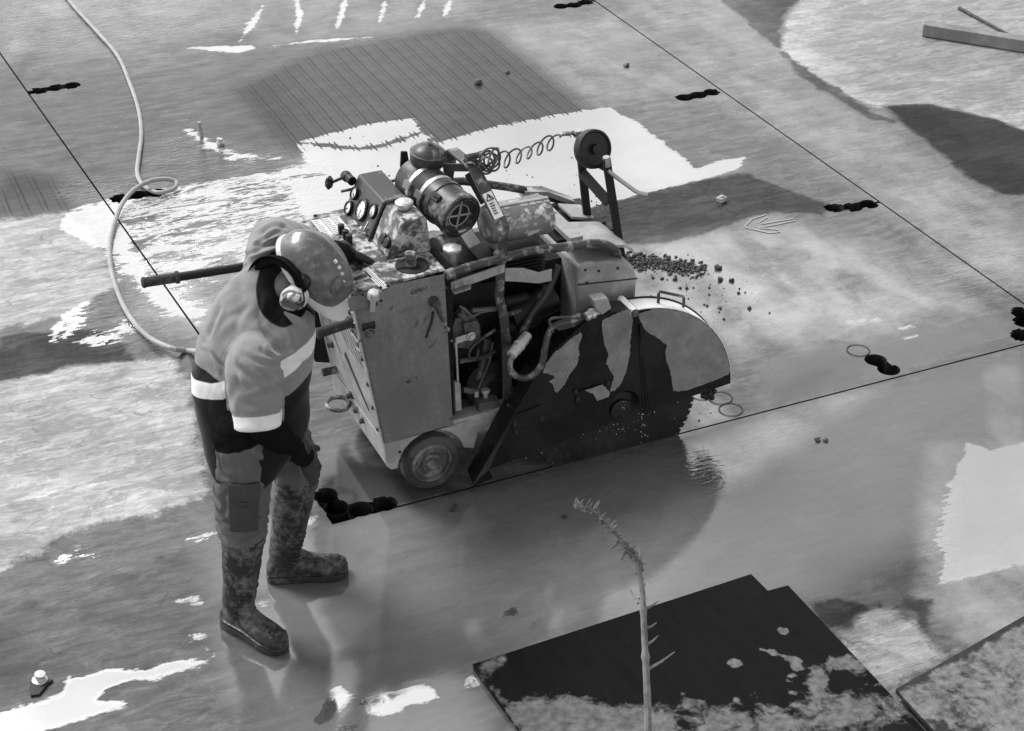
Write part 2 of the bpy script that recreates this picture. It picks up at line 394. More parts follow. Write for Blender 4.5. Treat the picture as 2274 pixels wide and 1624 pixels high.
PALE = [  # dried cement bloom
 [(1830, -40), (1745, 35), (1735, 70), (1730, 110), (1760, 150), (1830, 185), (1880, 212), (1950, 240), (2015, 237), (2060, 232), (2150, 252), (2220, 275), (2330, 320), (2500, 200), (2500, -60)],
 [(1855, 1398), (1890, 1392), (1905, 1365), (1945, 1342), (2010, 1348), (2040, 1390), (2060, 1432), (2150, 1436), (2050, 1500), (1990, 1535), (2010, 1570), (1960, 1580)],
 [(-60, 860), (60, 830), (130, 812), (260, 800), (380, 795), (420, 830), (440, 960), (470, 1100), (400, 1125), (300, 1150), (180, 1175), (60, 1240), (-60, 1290)],
 [(-60, 490), (60, 480), (160, 470), (240, 560), (260, 640), (160, 700), (60, 720), (-60, 745)],
]
DARK = [  # wet silt, and one painted reflection
 [(1965, 236), (2010, 232), (2065, 232), (2140, 250), (2215, 266), (2330, 310), (2330, 430), (2230, 432), (2150, 395), (2110, 360), (2060, 318), (2005, 275)],
 [(1690, -40), (1800, -40), (1742, 35), (1732, 108), (1700, 85), (1660, 50), (1600, 0)], line_poly([(1735, 115), (1790, 165), (1865, 215), (1940, 262), (1990, 270)], .09),
 [(1310, 458), (1450, 424), (1560, 399), (1660, 386), (1735, 415), (1840, 452), (1826, 478), (1720, 470), (1650, 490), (1560, 522), (1440, 545), (1330, 540)],  # dark reflection of a building, put into the slab's tone
 [(0, 745), (120, 735), (240, 735), (300, 800), (160, 815), (60, 835), (-30, 850)],
 z8([(900, 900), (820, 770), (880, 740), (1080, 750), (1240, 780), (1290, 760), (1360, 800), (1450, 750), (1540, 745), (1650, 740), (1640, 830), (1600, 920), (1650, 970), (1780, 990), (1900, 1050), (1750, 1020), (1600, 950), (1530, 840), (1280, 790), (1140, 850), (1110, 940), (1000, 930)]),
]
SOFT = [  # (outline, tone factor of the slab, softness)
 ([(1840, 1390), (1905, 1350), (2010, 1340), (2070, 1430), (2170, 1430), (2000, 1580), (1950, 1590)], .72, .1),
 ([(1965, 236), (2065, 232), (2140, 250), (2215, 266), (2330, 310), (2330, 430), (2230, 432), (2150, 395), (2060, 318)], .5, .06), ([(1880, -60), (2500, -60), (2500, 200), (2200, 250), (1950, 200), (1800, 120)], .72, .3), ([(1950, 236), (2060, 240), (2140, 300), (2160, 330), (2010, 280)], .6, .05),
 ([(640, 1080), (1050, 1110), (1560, 1000), (1590, 1120), (1450, 1350), (1050, 1490), (1100, 1660), (600, 1660), (560, 1400)], 1.5, .3),  # lightens the slab colour to offset the saw's shadow in front
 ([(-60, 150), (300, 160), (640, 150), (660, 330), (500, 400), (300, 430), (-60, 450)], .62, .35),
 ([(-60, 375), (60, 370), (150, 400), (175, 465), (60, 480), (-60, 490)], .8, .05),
 ([(470, 240), (560, 170), (640, 135), (740, 110), (850, 92), (960, 72), (1080, 72), (1130, 95), (1200, 150), (1312, 243), (1250, 275), (1000, 330), (700, 330), (560, 330)], .66, .30),  # this and the next: dark reflection of the corrugated structure as slab tone
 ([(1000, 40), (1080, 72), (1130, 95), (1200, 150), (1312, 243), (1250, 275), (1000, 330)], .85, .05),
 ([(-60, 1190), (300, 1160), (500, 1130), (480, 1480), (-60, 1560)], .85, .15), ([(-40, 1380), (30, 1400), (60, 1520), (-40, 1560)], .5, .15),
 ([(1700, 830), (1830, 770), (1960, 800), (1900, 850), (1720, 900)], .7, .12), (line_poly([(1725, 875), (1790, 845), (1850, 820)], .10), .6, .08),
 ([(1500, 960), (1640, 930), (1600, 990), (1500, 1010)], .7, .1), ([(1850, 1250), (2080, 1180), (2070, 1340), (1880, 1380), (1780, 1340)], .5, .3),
 ([(480, 80), (1000, 30), (1100, 70), (820, 92), (500, 180)], .62, .18), ([(740, 1010), (900, 1050), (1040, 1090), (740, 1160), (690, 1090)], .45, .08),  # second outline paints the saw's shade and reflection below its rear
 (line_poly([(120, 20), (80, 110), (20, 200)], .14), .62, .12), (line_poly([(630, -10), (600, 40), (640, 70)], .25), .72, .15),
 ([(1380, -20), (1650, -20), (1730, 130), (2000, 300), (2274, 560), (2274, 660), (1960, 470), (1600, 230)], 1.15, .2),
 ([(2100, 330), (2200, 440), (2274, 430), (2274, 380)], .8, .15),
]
SHEEN = [  # thin moving film: mirrors the sky softly
 ([(1390, 560), (1480, 540), (1700, 500), (1960, 560), (2140, 690), (1800, 760), (1620, 740), (1420, 640)], .95, .35), ([(1940, 430), (2100, 400), (2274, 500), (2274, 640), (2120, 600)], .6, .25), (z5([(1090, 240), (1200, 190), (1420, 160), (1700, 300), (1790, 400), (1500, 510), (1300, 420), (1100, 300)]), .9, .18), (z5([(560, 330), (700, 300), (680, 440), (600, 440)]), .9, .12), ([(1560, 700), (1700, 690), (1740, 740), (1640, 790)], .6, .2),
 ([(1380, -20), (1650, -20), (2000, 320), (2274, 560), (2274, 640), (1960, 460), (1600, 220)], .22, .25), ([(1100, 60), (1400, 30), (1560, 200), (1320, 230)], .28, .3),
 ([(0, -20), (560, -20), (620, 60), (240, 120), (0, 130)], .08, .25), ([(60, 0), (520, -10), (430, 35), (110, 40)], .22, .12), ([(540, -10), (1060, -10), (1040, 50), (560, 110)], .12, .2),
 ([(2060, 990), (2330, 970), (2330, 1400), (2150, 1440), (2040, 1330)], .45, .10), ([(2185, 830), (2215, 810), (2262, 815), (2274, 1000), (2230, 1010), (2200, 960)], .35, .06),
 ([(1480, 1060), (1500, 1000), (1640, 960), (1850, 880), (1960, 860), (1800, 960), (1640, 1080)], .30, .15), ([(300, 560), (640, 480), (760, 500), (460, 760), (300, 700)], .40, .3), ([(1480, 880), (1560, 860), (1620, 930), (1500, 970)], .3, .1),
]
POOL = [[(430, 1150), (700, 1170), (720, 990), (900, 1040), (1040, 1095), (1500, 975), (2000, 840), (2330, 765), (2330, 1000), (2060, 1200), (1850, 1330), (1050, 1480), (1100, 1660), (560, 1660), (470, 1400)], [(1690, 800), (2200, 700), (2274, 740), (2000, 830), (1700, 900)]]
STRIPE = [[(500, 200), (700, 110), (1000, 60), (1140, 70), (1350, 265), (980, 350), (640, 350)], [(0, 375), (130, 390), (180, 470), (-40, 490)]]  # where the corrugated structure's reflection is painted as stripes
RIPPLE = [([(1470, 1090), (1480, 1000), (1600, 960), (1800, 890), (1980, 840), (1960, 880), (1800, 980), (1640, 1090)], .55, .25), ([(80, 720), (250, 520), (420, 560), (430, 780), (200, 800)], .9, .25), ([(1400, 560), (2150, 560), (2150, 720), (1640, 760)], .30, .3),
          ([(150, 400), (420, 380), (700, 350), (760, 500), (420, 740), (250, 640)], 1., .3), ([(2050, 1080), (2120, 1080), (2100, 1330), (2040, 1330)], .6, .12), ([(-40, 1200), (500, 1120), (500, 1230), (-40, 1340)], .5, .2), ([(1980, 560), (2100, 560), (2274, 640), (2274, 700), (2150, 690)], .7, .25), ([(2050, 440), (2274, 480), (2274, 640), (2130, 590)], .5, .25),
          ([(0, -20), (420, -20), (600, 60), (240, 110), (0, 130)], .55, .2), ([(380, 290), (640, 340), (660, 380), (300, 420), (250, 400)], .8, .15), ([(100, 440), (160, 380), (280, 420), (240, 480)], .9, .15)]
film = np.full(len(co), -1.0); pale = film.copy(); dark = film.copy(); tone = np.ones(len(co)); stripe = np.zeros(len(co)); rip = np.zeros(len(co))
for p in FILM: film = np.maximum(film, sdf(gpoly(p)))
for p in NOFILM: film = np.minimum(film, -sdf(gpoly(p)))
for p in PALE: pale = np.maximum(pale, sdf(gp(p)))
for p in DARK: dark = np.maximum(dark, sdf(gpoly(p)))
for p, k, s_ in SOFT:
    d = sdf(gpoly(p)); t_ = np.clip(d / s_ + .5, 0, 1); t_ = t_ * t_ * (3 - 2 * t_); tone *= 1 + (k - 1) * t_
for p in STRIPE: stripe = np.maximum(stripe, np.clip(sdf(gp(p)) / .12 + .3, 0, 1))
for p, k, s_ in RIPPLE: rip = np.maximum(rip, k * np.clip(sdf(gp(p)) / s_ + .4, 0, 1))
sheen = np.zeros(len(co)); pool = np.zeros(len(co))
for p, k, s_ in SHEEN: t_ = np.clip(sdf(gp(p)) / s_ + .5, 0, 1); sheen = np.maximum(sheen, k * t_ * t_ * (3 - 2 * t_))
for p in POOL: t_ = np.clip(sdf(gp(p)) / .2 + .5, 0, 1); pool = np.maximum(pool, t_ * t_ * (3 - 2 * t_))
gme = bpy.data.meshes.new("concrete_slab")
gme.vertices.add(len(co)); gme.vertices.foreach_set("co", co.astype(np.float32).ravel())
nq = len(quads); gme.loops.add(nq * 4); gme.polygons.add(nq)
gme.loops.foreach_set("vertex_index", quads.astype(np.int32).ravel())
gme.polygons.foreach_set("loop_start", np.arange(0, nq * 4, 4, dtype=np.int32)); gme.polygons.foreach_set("loop_total", np.full(nq, 4, np.int32))
gme.update(calc_edges=True)
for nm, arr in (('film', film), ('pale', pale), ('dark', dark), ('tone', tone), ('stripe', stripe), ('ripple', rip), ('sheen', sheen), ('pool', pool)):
    at = gme.attributes.new(nm, 'FLOAT', 'POINT'); at.data.foreach_set('value', arr.astype(np.float32))

def ground_mat(far=False):
    mt = bpy.data.materials.new('wet_concrete' if not far else 'damp_concrete'); mt.use_nodes = True; t = mt.node_tree; L = t.links.new
    t.nodes.clear()
    tc = N(t, 'ShaderNodeTexCoord'); pos = tc.outputs['Object']
    def mapn(rot, sc):
        q = N(t, 'ShaderNodeMapping'); q.inputs['Rotation'].default_value = (0, 0, rot); q.inputs['Scale'].default_value = sc; L(pos, q.inputs[0]); return q.outputs[0]
    def noise(vec, s, d=6., r_=.6, dist=0.): q = N(t, 'ShaderNodeTexNoise', i_Scale=s, i_Detail=d, i_Roughness=r_, i_Distortion=dist); L(vec, q.inputs['Vector']); return q.outputs[0]
    def mth(op, a, b=None, c=None):
        q = N(t, 'ShaderNodeMath', operation=op)
        for i, z in enumerate((a, b, c)):
            if z is None: continue
            if isinstance(z, (int, float)): q.inputs[i].default_value = z
            else: L(z, q.inputs[i])
        return q.outputs[0]
    def mr(x, a, b, c, d): q = N(t, 'ShaderNodeMapRange', i_1=a, i_2=b, i_3=c, i_4=d); L(x, q.inputs[0]); return q.outputs[0]
    def mix(f, a, b):
        q = N(t, 'ShaderNodeMix', data_type='FLOAT')
        for i, z in ((0, f), (2, a), (3, b)):
            if isinstance(z, (int, float)): q.inputs[i].default_value = z
            else: L(z, q.inputs[i])
        return q.outputs[0]
    def att(nm): q = N(t, 'ShaderNodeAttribute', attribute_name=nm); return q.outputs['Fac']
    vs = mapn(R(24), (2.2, 9.0, 1))                         # streaks lie across the view, as the slurry was swept
    big = noise(pos, 1.3, 5); mid = noise(pos, 7., 8., .65); fine = noise(pos, 55., 5.); grit = noise(pos, 260., 3., .7); strk = noise(vs, 2.2, 7., .62, .6); fstrk = noise(vs, 8., 5., .6, .4)
    crisp = noise(pos, 24., 10., .78, .3); veins = noise(vs, 3.2, 9., .70, 1.2); spk = noise(pos, 130., 2., .5)
    if far:
        a = mth('MULTIPLY', mr(mid, .3, .7, .80, 1.2), mr(crisp, .3, .7, .8, 1.2))
        alb = mth('MULTIPLY', a, .085); ior = mr(strk, .3, .7, 1.38, 1.7); rough = mr(mid, .3, .7, .25, .5); nh = mth('MULTIPLY', mid, .3)
    else:
        calm = mth('SUBTRACT', 1., mth('MAXIMUM', mth('MULTIPLY', att('pool'), .75), mth('MULTIPLY', att('stripe'), .65)))
        # tide lines of drying slurry and scraped scratches, both crisp
        t1 = noise(vs, 1.5, 9., .62, .9); t2 = noise(pos, 2.3, 10., .68, .5); t3 = noise(vs, 4.5, 8., .6, 1.5)
        tide = mth('ADD', mth('MULTIPLY', mr(t1, .505, .515, -.5, .5), .26), mth('ADD', mth('MULTIPLY', mr(t2, .53, .54, -.5, .5), .20), mth('MULTIPLY', mr(t3, .56, .57, -.2, .8), .22)))
        sc1 = noise(mapn(R(24), (1.2, 42., 1)), 2.4, 4., .55, .2); sc2 = noise(mapn(R(-62), (1.0, 48., 1)), 2.0, 4., .55, .2)
        scr = mth('ADD', mth('MULTIPLY', mr(sc1, .66, .69, 0., 1.), .20), mth('MULTIPLY', mr(sc2, .66, .68, 0., 1.), .25))
        crk = N(t, 'ShaderNodeTexVoronoi', feature='DISTANCE_TO_EDGE', i_Scale=1.1); wob = N(t, 'ShaderNodeVectorMath', operation='ADD'); wn = N(t, 'ShaderNodeTexNoise', i_Scale=3., i_Detail=6.); L(pos, wn.inputs['Vector']); wsc = N(t, 'ShaderNodeVectorMath', operation='SCALE'); L(wn.outputs['Color'], wsc.inputs[0]); wsc.inputs['Scale'].default_value = .5; L(pos, wob.inputs[0]); L(wsc.outputs[0], wob.inputs[1]); L(wob.outputs[0], crk.inputs['Vector'])
        crack = mth('MULTIPLY', mr(crk.outputs['Distance'], .003, .008, .45, 0.), mr(mid, .5, .6, 0., 1.))
        crispf = mth('MULTIPLY', mth('ADD', 1., mth('MULTIPLY', mth('ADD', tide, scr), calm)), mth('SUBTRACT', 1., mth('MULTIPLY', crack, calm)))
        # blotchy tone of the slab, calmer where slurry stands
        def amp(x, k): return mth('ADD', 1., mth('MULTIPLY', mth('MULTIPLY', mth('SUBTRACT', x, .5), k), calm))
        a = mth('MULTIPLY', mth('MULTIPLY', amp(mid, 1.0), amp(big, .8)), mth('MULTIPLY', amp(strk, .6), mth('MULTIPLY', amp(crisp, 1.0), amp(veins, .9))))
        a = mth('MULTIPLY', a, mth('MULTIPLY', mr(grit, .3, .7, .93, 1.07), mth('SUBTRACT', 1., mth('MULTIPLY', mr(spk, .70, .74, 0., .5), calm))))
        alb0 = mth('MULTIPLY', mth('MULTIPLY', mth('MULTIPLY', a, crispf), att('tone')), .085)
        rp = att('ripple')
        sx = N(t, 'ShaderNodeSeparateXYZ'); L(pos, sx.inputs[0])
        # ribs of a mirrored corrugated structure, painted as dark stripes on the slab
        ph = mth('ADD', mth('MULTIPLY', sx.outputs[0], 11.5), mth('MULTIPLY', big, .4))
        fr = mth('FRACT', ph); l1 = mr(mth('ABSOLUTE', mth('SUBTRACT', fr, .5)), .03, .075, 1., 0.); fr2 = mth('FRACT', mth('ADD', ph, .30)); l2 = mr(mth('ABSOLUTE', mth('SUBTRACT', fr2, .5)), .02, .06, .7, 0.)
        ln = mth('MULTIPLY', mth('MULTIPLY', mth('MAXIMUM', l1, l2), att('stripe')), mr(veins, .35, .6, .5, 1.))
        rag = mth('ADD', mth('ADD', mth('MULTIPLY', mth('SUBTRACT', strk, .5), mix(rp, .05, .24)), mth('MULTIPLY', mth('SUBTRACT', fstrk, .5), mix(rp, .03, .20))), mth('ADD', mth('MULTIPLY', mth('SUBTRACT', mid, .5), .07), mth('MULTIPLY', mth('SUBTRACT', crisp, .5), .035)))
        fcl = mth('MINIMUM', mth('MAXIMUM', att('film'), mix(rp, -1., -.075)), mix(rp, .5, .005))
        fd = mth('SUBTRACT', mth('ADD', fcl, rag), mth('MULTIPLY', ln, .035))
        fm = mr(fd, -.005, .005, 0., 1.); fms = mr(fd, -.03, .012, 0., 1.)
        rag2 = mth('ADD', mth('MULTIPLY', mth('SUBTRACT', mid, .5), .20), mth('MULTIPLY', mth('SUBTRACT', crisp, .5), .10))
        pm = mr(mth('ADD', att('pale'), rag2), -.012, .03, 0., 1.); dm = mr(mth('ADD', att('dark'), mth('MULTIPLY', rag2, .75)), -.014, .014, 0., 1.)
        bl = mth('ADD', mth('MULTIPLY', veins, .45), mth('ADD', mth('MULTIPLY', mid, .25), mth('MULTIPLY', crisp, .30)))
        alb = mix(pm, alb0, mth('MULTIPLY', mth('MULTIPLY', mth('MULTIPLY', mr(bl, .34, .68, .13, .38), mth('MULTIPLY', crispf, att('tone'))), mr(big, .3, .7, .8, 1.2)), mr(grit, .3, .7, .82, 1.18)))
        alb = mix(dm, alb, mth('MULTIPLY', alb0, .50))
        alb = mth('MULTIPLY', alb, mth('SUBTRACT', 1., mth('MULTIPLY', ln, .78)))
        dry = mth('MULTIPLY', pm, mth('SUBTRACT', 1., dm))
        cloudy = noise(mapn(R(24), (1.7, .9, 1)), 2.4, 6., .55, .5)  # cloud-like mottling of the mirrored sky, put into the sheen
        shn = mth('MULTIPLY', mth('MULTIPLY', att('sheen'), mth('MULTIPLY', mr(mid, .3, .7, .65, 1.35), mr(cloudy, .36, .62, .25, 1.5))), mth('SUBTRACT', 1., mth('MULTIPLY', dm, .8)))
        ior = mix(dry, mr(strk, .3, .7, 1.38, 1.7), 1.3); ior = mix(att('pool'), ior, 2.15); ior = mix(dm, ior, 1.14); ior = mix(mth('MULTIPLY', att('stripe'), .8), ior, 1.16); ior = mth('ADD', ior, mth('MULTIPLY', shn, 4.2)); ior = mix(fm, ior, FILM_IOR)
        rough = mix(dry, mr(mid, .3, .7, .06, .16), .45); rough = mix(att('pool'), rough, .035); rough = mth('MULTIPLY', rough, mth('SUBTRACT', 1., mth('MULTIPLY', mth('MINIMUM', shn, 1.), .6))); rough = mix(fm, rough, .03)
        wv = N(t, 'ShaderNodeTexNoise', i_Scale=18., i_Detail=3., i_Roughness=.5, i_Distortion=.8); L(mapn(R(24), (1., 3.2, 1)), wv.inputs['Vector'])
        nh = mth('ADD', mth('MULTIPLY', mth('MULTIPLY', wv.outputs[0], rp), .8), mth('ADD', mth('MULTIPLY', mth('MULTIPLY', mid, mix(fms, mth('MULTIPLY', calm, .28), .03)), mix(dry, 1., 1.)), mth('MULTIPLY', crisp, mix(fms, mix(dry, mth('MULTIPLY', calm, .10), .25), .0))))
    bp = N(t, 'ShaderNodeBump', i_Strength=.32, i_Distance=.02); L(nh, bp.inputs['Height'])
    cc = N(t, 'ShaderNodeCombineColor')
    for i in range(3): L(alb, cc.inputs[i])
    df = N(t, 'ShaderNodeBsdfDiffuse'); L(cc.outputs[0], df.inputs[0])
    gl = N(t, 'ShaderNodeBsdfGlossy'); gl.inputs[0].default_value = (1, 1, 1, 1); L(rough, gl.inputs['Roughness']); L(bp.outputs[0], gl.inputs['Normal']); L(bp.outputs[0], df.inputs['Normal'])
    fz = N(t, 'ShaderNodeFresnel'); L(ior, fz.inputs[0]); L(bp.outputs[0], fz.inputs['Normal'])
    ms = N(t, 'ShaderNodeMixShader'); L(fz.outputs[0], ms.inputs[0]); L(df.outputs[0], ms.inputs[1]); L(gl.outputs[0], ms.inputs[2])
    out = N(t, 'ShaderNodeOutputMaterial'); L(ms.outputs[0], out.inputs[0])
    return mt
FILM_IOR = 13.0
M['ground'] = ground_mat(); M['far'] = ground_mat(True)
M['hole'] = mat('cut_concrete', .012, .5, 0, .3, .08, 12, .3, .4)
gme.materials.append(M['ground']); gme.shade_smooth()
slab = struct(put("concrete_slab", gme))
# the yard round the measured slab, out to the horizon
o = MB(); B = 600.0
for (a, b, c, d) in ((-B, X0, -B, B), (X1, B, -B, B), (X0, X1, -B, Y0), (X0, X1, Y1, B)):
    o.add([(a, c, 0), (b, c, 0), (b, d, 0), (a, d, 0)], [(0, 1, 2, 3)])
struct(o.build("yard_ground", M['far'], smooth=0))
# walls of the cuts and of the core holes
o = MB(); D = .16
def slot(p0, p1, wd):
    p0, p1 = Vector(p0), Vector(p1); n_ = Vector((-(p1 - p0).y, (p1 - p0).x, 0)).normalized() * (wd + .0008)
    q = [p0 + n_, p1 + n_, p1 - n_, p0 - n_]; z = Vector((0, 0, -D)); t_ = Vector((0, 0, -.0015))
    o.add([p + t_ for p in q] + [p + z for p in q], [(0, 1, 5, 4), (2, 3, 7, 6), (4, 5, 6, 7), (0, 4, 7, 3), (1, 2, 6, 5)])
o.add([(-KW - .0006, .2, -.001), (-KW - .0006, -KW - .0006, -.001), (.26, -KW - .0006, -.001), (.26, -KW - .0006, -.26), (-KW - .0006, -KW - .0006, -.26), (-KW - .0006, .2, -.26), (.26, .2, -.255), (-KW, .2, -.255), (-KW, -KW, -.255), (.26, -KW, -.255)], [(0, 1, 4, 5), (1, 2, 3, 4), (6, 7, 8, 9)])
slot((-.0088, .2, 0), (-.044 * 6.9, 6.9, 0), KW); slot((CUT_C, 0, 0), (CUT_C, 6.9, 0), KW); slot((.24, 0, 0), (X1 - .06, 0, 0), KW)
for hx, hy in HOLES:
    n = 32; ring = [(hx + (RC + .0006) * math.cos(2 * math.pi * j / n), hy + (RC + .0006) * math.sin(2 * math.pi * j / n)) for j in range(n)]
    # open where neighbouring holes run together
    keep = [all(math.hypot(.5 * (ring[j][0] + ring[(j + 1) % n][0]) - a_, .5 * (ring[j][1] + ring[(j + 1) % n][1]) - b_) > RC * .97 or (a_, b_) == (hx, hy) for a_, b_ in HOLES) for j in range(n)]
    vs = [(x, y, -.001) for x, y in ring] + [(x, y, -.25) for x, y in ring]
    o.add(vs, [(j, (j + 1) % n, n + (j + 1) % n, n + j) for j in range(n) if keep[j]] + [tuple(range(n, 2 * n))])
struct(o.build("saw_cut_walls", M['hole'], smooth=40))
# drilled rings whose cores still sit in the slab
o = MB()
for hx, hy in ((2.49, .252), (1.754, .163), (1.748, .068), (1.70, .225)):
    n = 40; ri, ro = .0455, .051
    vs = [(hx + r_ * math.cos(2 * math.pi * j / n), hy + r_ * math.sin(2 * math.pi * j / n), .003) for r_ in (ri, ro) for j in range(n)]
    o.add(vs, [(j, (j + 1) % n, n + (j + 1) % n, n + j) for j in range(n)])
struct(o.build("core_ring_grooves", M['hole'], smooth=0))
# ------------------------------------------------------------------ the walk-behind floor saw
saw = thing("floor_saw", "large worn walk-behind concrete floor saw with lowered blade in the cut", "floor saw", (.70, .37, 0))
def P3(*pts): return [Vector(p) for p in pts]
PY0 = .055                                                   # plane of the near side panel
# chassis: side plates with wheel arch, rear skirt, bay floor
arch = [(.425 + .137 * math.cos(a), .118 + .140 * math.sin(a)) for a in np.linspace(R(172), R(12), 16)]
side = [(.245, .148), (.262, .128), (.287, .127)] + arch + [(.60, .13), (.62, .205), (.70, .225), (.98, .225), (1.30, .26), (1.30, .34), (.80, .30), (.56, .262), (.237, .256)]
o = MB()
o.xz(side, .064, .076); o.xz(side, .655, .667)
o.prism([(.237, .076, .256), (.245, .076, .148), (.245, .655, .148), (.237, .655, .256)], (.008, 0, 0))
o.xy([(.25, .076), (1.28, .076), (1.28, .655), (.25, .655)], .250, .258)
o.box((.79, .10, .272), (.56, .07, .016)); o.box((1.02, .36, .24), (.5, .5, .02))
chassis = o.build("chassis", M['panel_light'], saw, .003)
o = MB()
for u, v in ((888, 1004), (903, 996), (889, 1024), (1095, 952)):
    p = A(u, v, y=.063); o.cyl(p + V(0, .0005, 0), p + V(0, -.001, 0), .0065)
o.build("bolt_hole", M['ink'], chassis, split=True)
# near wheel and the others
def wheel(c, r, wd, near=True):
    c = Vector(c); ax = V(0, -1, 0)
    o = MB(); h = wd / 2
    o.lathe([(r * .72, -h), (r * .93, -h), (r, -h * .7), (r, h * .7), (r * .95, h * .95), (r * .80, h), (r * .74, h * .9), (r * .72, -h)], c, ax, 48)
    wh = o.build("wheel", M['tyre'], saw)
    o = MB(); o.lathe([(0, -h * .8), (r * .73, -h * .8), (r * .73, h * .8), (r * .62, h * .95), (r * .60, h * .45), (r * .36, h * .4), (r * .33, h * .85), (r * .22, h * .9), (r * .22, h * 1.15), (r * .19, h * 1.3), (0, h * 1.3)], c, ax, 40)
    hb = o.build("hub", M['hub'], wh)
    o = MB()
    for k in range(5):
        a = 2 * math.pi * k / 5 + .4; o.bolt(c + V(math.cos(a) * r * .48, -h * .42, math.sin(a) * r * .48), ax, .005, .006)
    o.build("wheel_bolt", M['hub'], hb, split=True)
wheel((.425, .085, .115), .115, .062)
wheel((.425, .60, .115), .115, .062); wheel((1.16, .60, .09), .09, .05); wheel((1.10, .16, .075), .075, .05)
# engine bay bulk: black, oily, half hidden
o = MB()
o.box((.74, .40, .46), (.40, .36, .40)); o.box((.78, .40, .72), (.34, .30, .14)); o.box((1.0, .42, .52), (.14, .34, .5))
o.xz([(.50, .26), (.54, .26), (.54, .92), (.50, .92)], .10, .64)
o.cyl((.60, .13, .56), (.60, .22, .56), .07); o.cyl((.79, .15, .62), (.98, .16, .66), .055); o.cyl((.70, .13, .36), (.70, .24, .36), .10, n=36)
for k in range(7): o.box((.80, .25 - .0, .80 + k * .014), (.26, .24, .006))
o.lathe([(.10, 0), (.13, .01), (.13, .03), (.115, .035), (.115, .045), (.05, .05)], (.66, .215, .70), (0, -1, 0), 36)
eng = o.build("engine", M['engine'], saw, .004)
# small bright fittings in the bay
o = MB()
def q(u, v, y): return A(u, v, y=y)
o.prism([q(1000, 742, .12), q(1012, 708, .12), q(1052, 700, .12), q(1066, 722, .12), q(1068, 755, .12), q(1040, 775, .12), q(1008, 772, .12)], (0, .07, 0))
o.prism([q(1026, 716, .115), q(1056, 708, .115), q(1060, 735, .115), q(1030, 742, .115)], (0, -.016, 0))
o.bolt(q(1050, 722, .098), (0, -1, 0), .009, .008); o.cyl(q(1020, 690, .13), q(1034, 712, .13), .017); o.cyl(q(1028, 682, .125), q(1028, 695, .115), .012)
pump = o.build("injection_pump", M['engine_alloy'], eng, .003)
o = MB(); o.bar(q(1012, 757, .09), q(1046, 746, .09), (0, 0, 1), .026, .006); o.bolt(q(1046, 747, .084), (0, -1, 0), .012, .012)
o.tube([q(1012, 760, .085), q(1014, 790, .088), q(1017, 850, .09)], .005, 8); o.build("lever_arm", M['zinc'], eng, .001)
o = MB(); o.xz([tuple(q(1010, 850, .08))[::2], tuple(q(1023, 852, .08))[::2], tuple(q(1026, 912, .08))[::2], tuple(q(1012, 914, .08))[::2]], .08, .105); o.build("fuse_box", M['panel_light'], eng, .003)
# oil box with dipstick and cap
o = MB(); c = q(1078, 893, .12)
o.box(c, (.085, .08, .045)); bx = o.build("oil_box", M['engine_alloy'], eng, .003)
o = MB(); p = q(1078, 872, .12); o.lathe([(.010, -.02), (.010, 0), (.017, .002), (.018, .012), (.014, .015), (0, .015)], p, (0, 0, 1), 20); o.cyl(q(1058, 880, .12), q(1058, 868, .12), .010); o.build("filler_cap", M['zinc'], bx)
o = MB()
o.tube([q(1028, 866, .12), q(1050, 868, .12)], .012, 10); o.tube([q(1060, 868, .13), q(1070, 845, .12), q(1088, 800, .12), q(1094, 760, .12)], .0035, 6)
o.tube([q(1020, 802, .12), q(1062, 795, .12), q(1090, 788, .13)], .011, 10)
o.tube([q(1020, 680, .11), q(1034, 688, .10), q(1048, 702, .10), q(1070, 694, .10), q(1100, 688, .10)], .0045, 6, smooth=5); o.tube([q(1048, 690, .11), q(1105, 686, .11)], .010, 8)
o.build("fuel_pipe", M['engine_alloy'], eng, split=True)
o = MB()
o.tube([q(1100, 732, .10), q(1060, 760, .095), q(1045, 775, .09), q(1042, 792, .09), q(1052, 797, .09), q(1060, 790, .09), q(1062, 775, .095)], .0065, 8, smooth=6)
o.tube([q(1060, 798, .10), q(1080, 790, .11), q(1100, 780, .12)], .008, 8, smooth=4)
o.tube([q(1118, 700, .12), q(1150, 692, .12), q(1180, 680, .13), q(1205, 650, .14), q(1212, 632, .15)], .012, 10, smooth=5)
o.tube([q(1240, 590, .10), q(1215, 650, .10), q(1180, 700, .09), q(1158, 742, .075)], .013, 10, smooth=5)
o.tube([q(1150, 838, .12), q(1180, 800, .12), q(1196, 782, .12)], .006, 8); o.tube([q(1060, 840, .14), q(1074, 800, .14), q(1080, 750, .15)], .018, 10, smooth=4)
o.build("rubber_hose", M['dark_hose'], eng, split=True)
# starter motor with its lettering, mounting plates
o = MB(); o.cyl(q(1122, 735, .13), q(1185, 700, .17), .042, n=28); o.cyl(q(1118, 672, .13), q(1168, 660, .15), .022); o.prism([q(1152, 765, .12), q(1180, 752, .12), q(1192, 772, .12), q(1168, 782, .12)], (0, .01, 0)); o.build("starter_motor", M['engine'], eng, .002)
# side panel
o = MB(); pn = [(.2405, .258), (.514, .268), (.491, .936), (.144, .918)]
o.xz(pn, PY0, .064); panel = o.build("side_panel", M['panel'], saw, .003)
o = MB(); y = PY0
o.bolt((.196, y, .748), (0, -1, 0), .014, .012); o.bolt((.340, y, .505), (0, -1, 0), .006, .006); o.bolt((.376, y, .515), (0, -1, 0), .006, .006)
for u, v in ((800, 757), (1003, 757), (990, 640), (845, 950), (1002, 930)): o.bolt(A(u, v, y=y), (0, -1, 0), .0035, .003)
o.build("panel_bolt", M['hub'], panel, split=True)
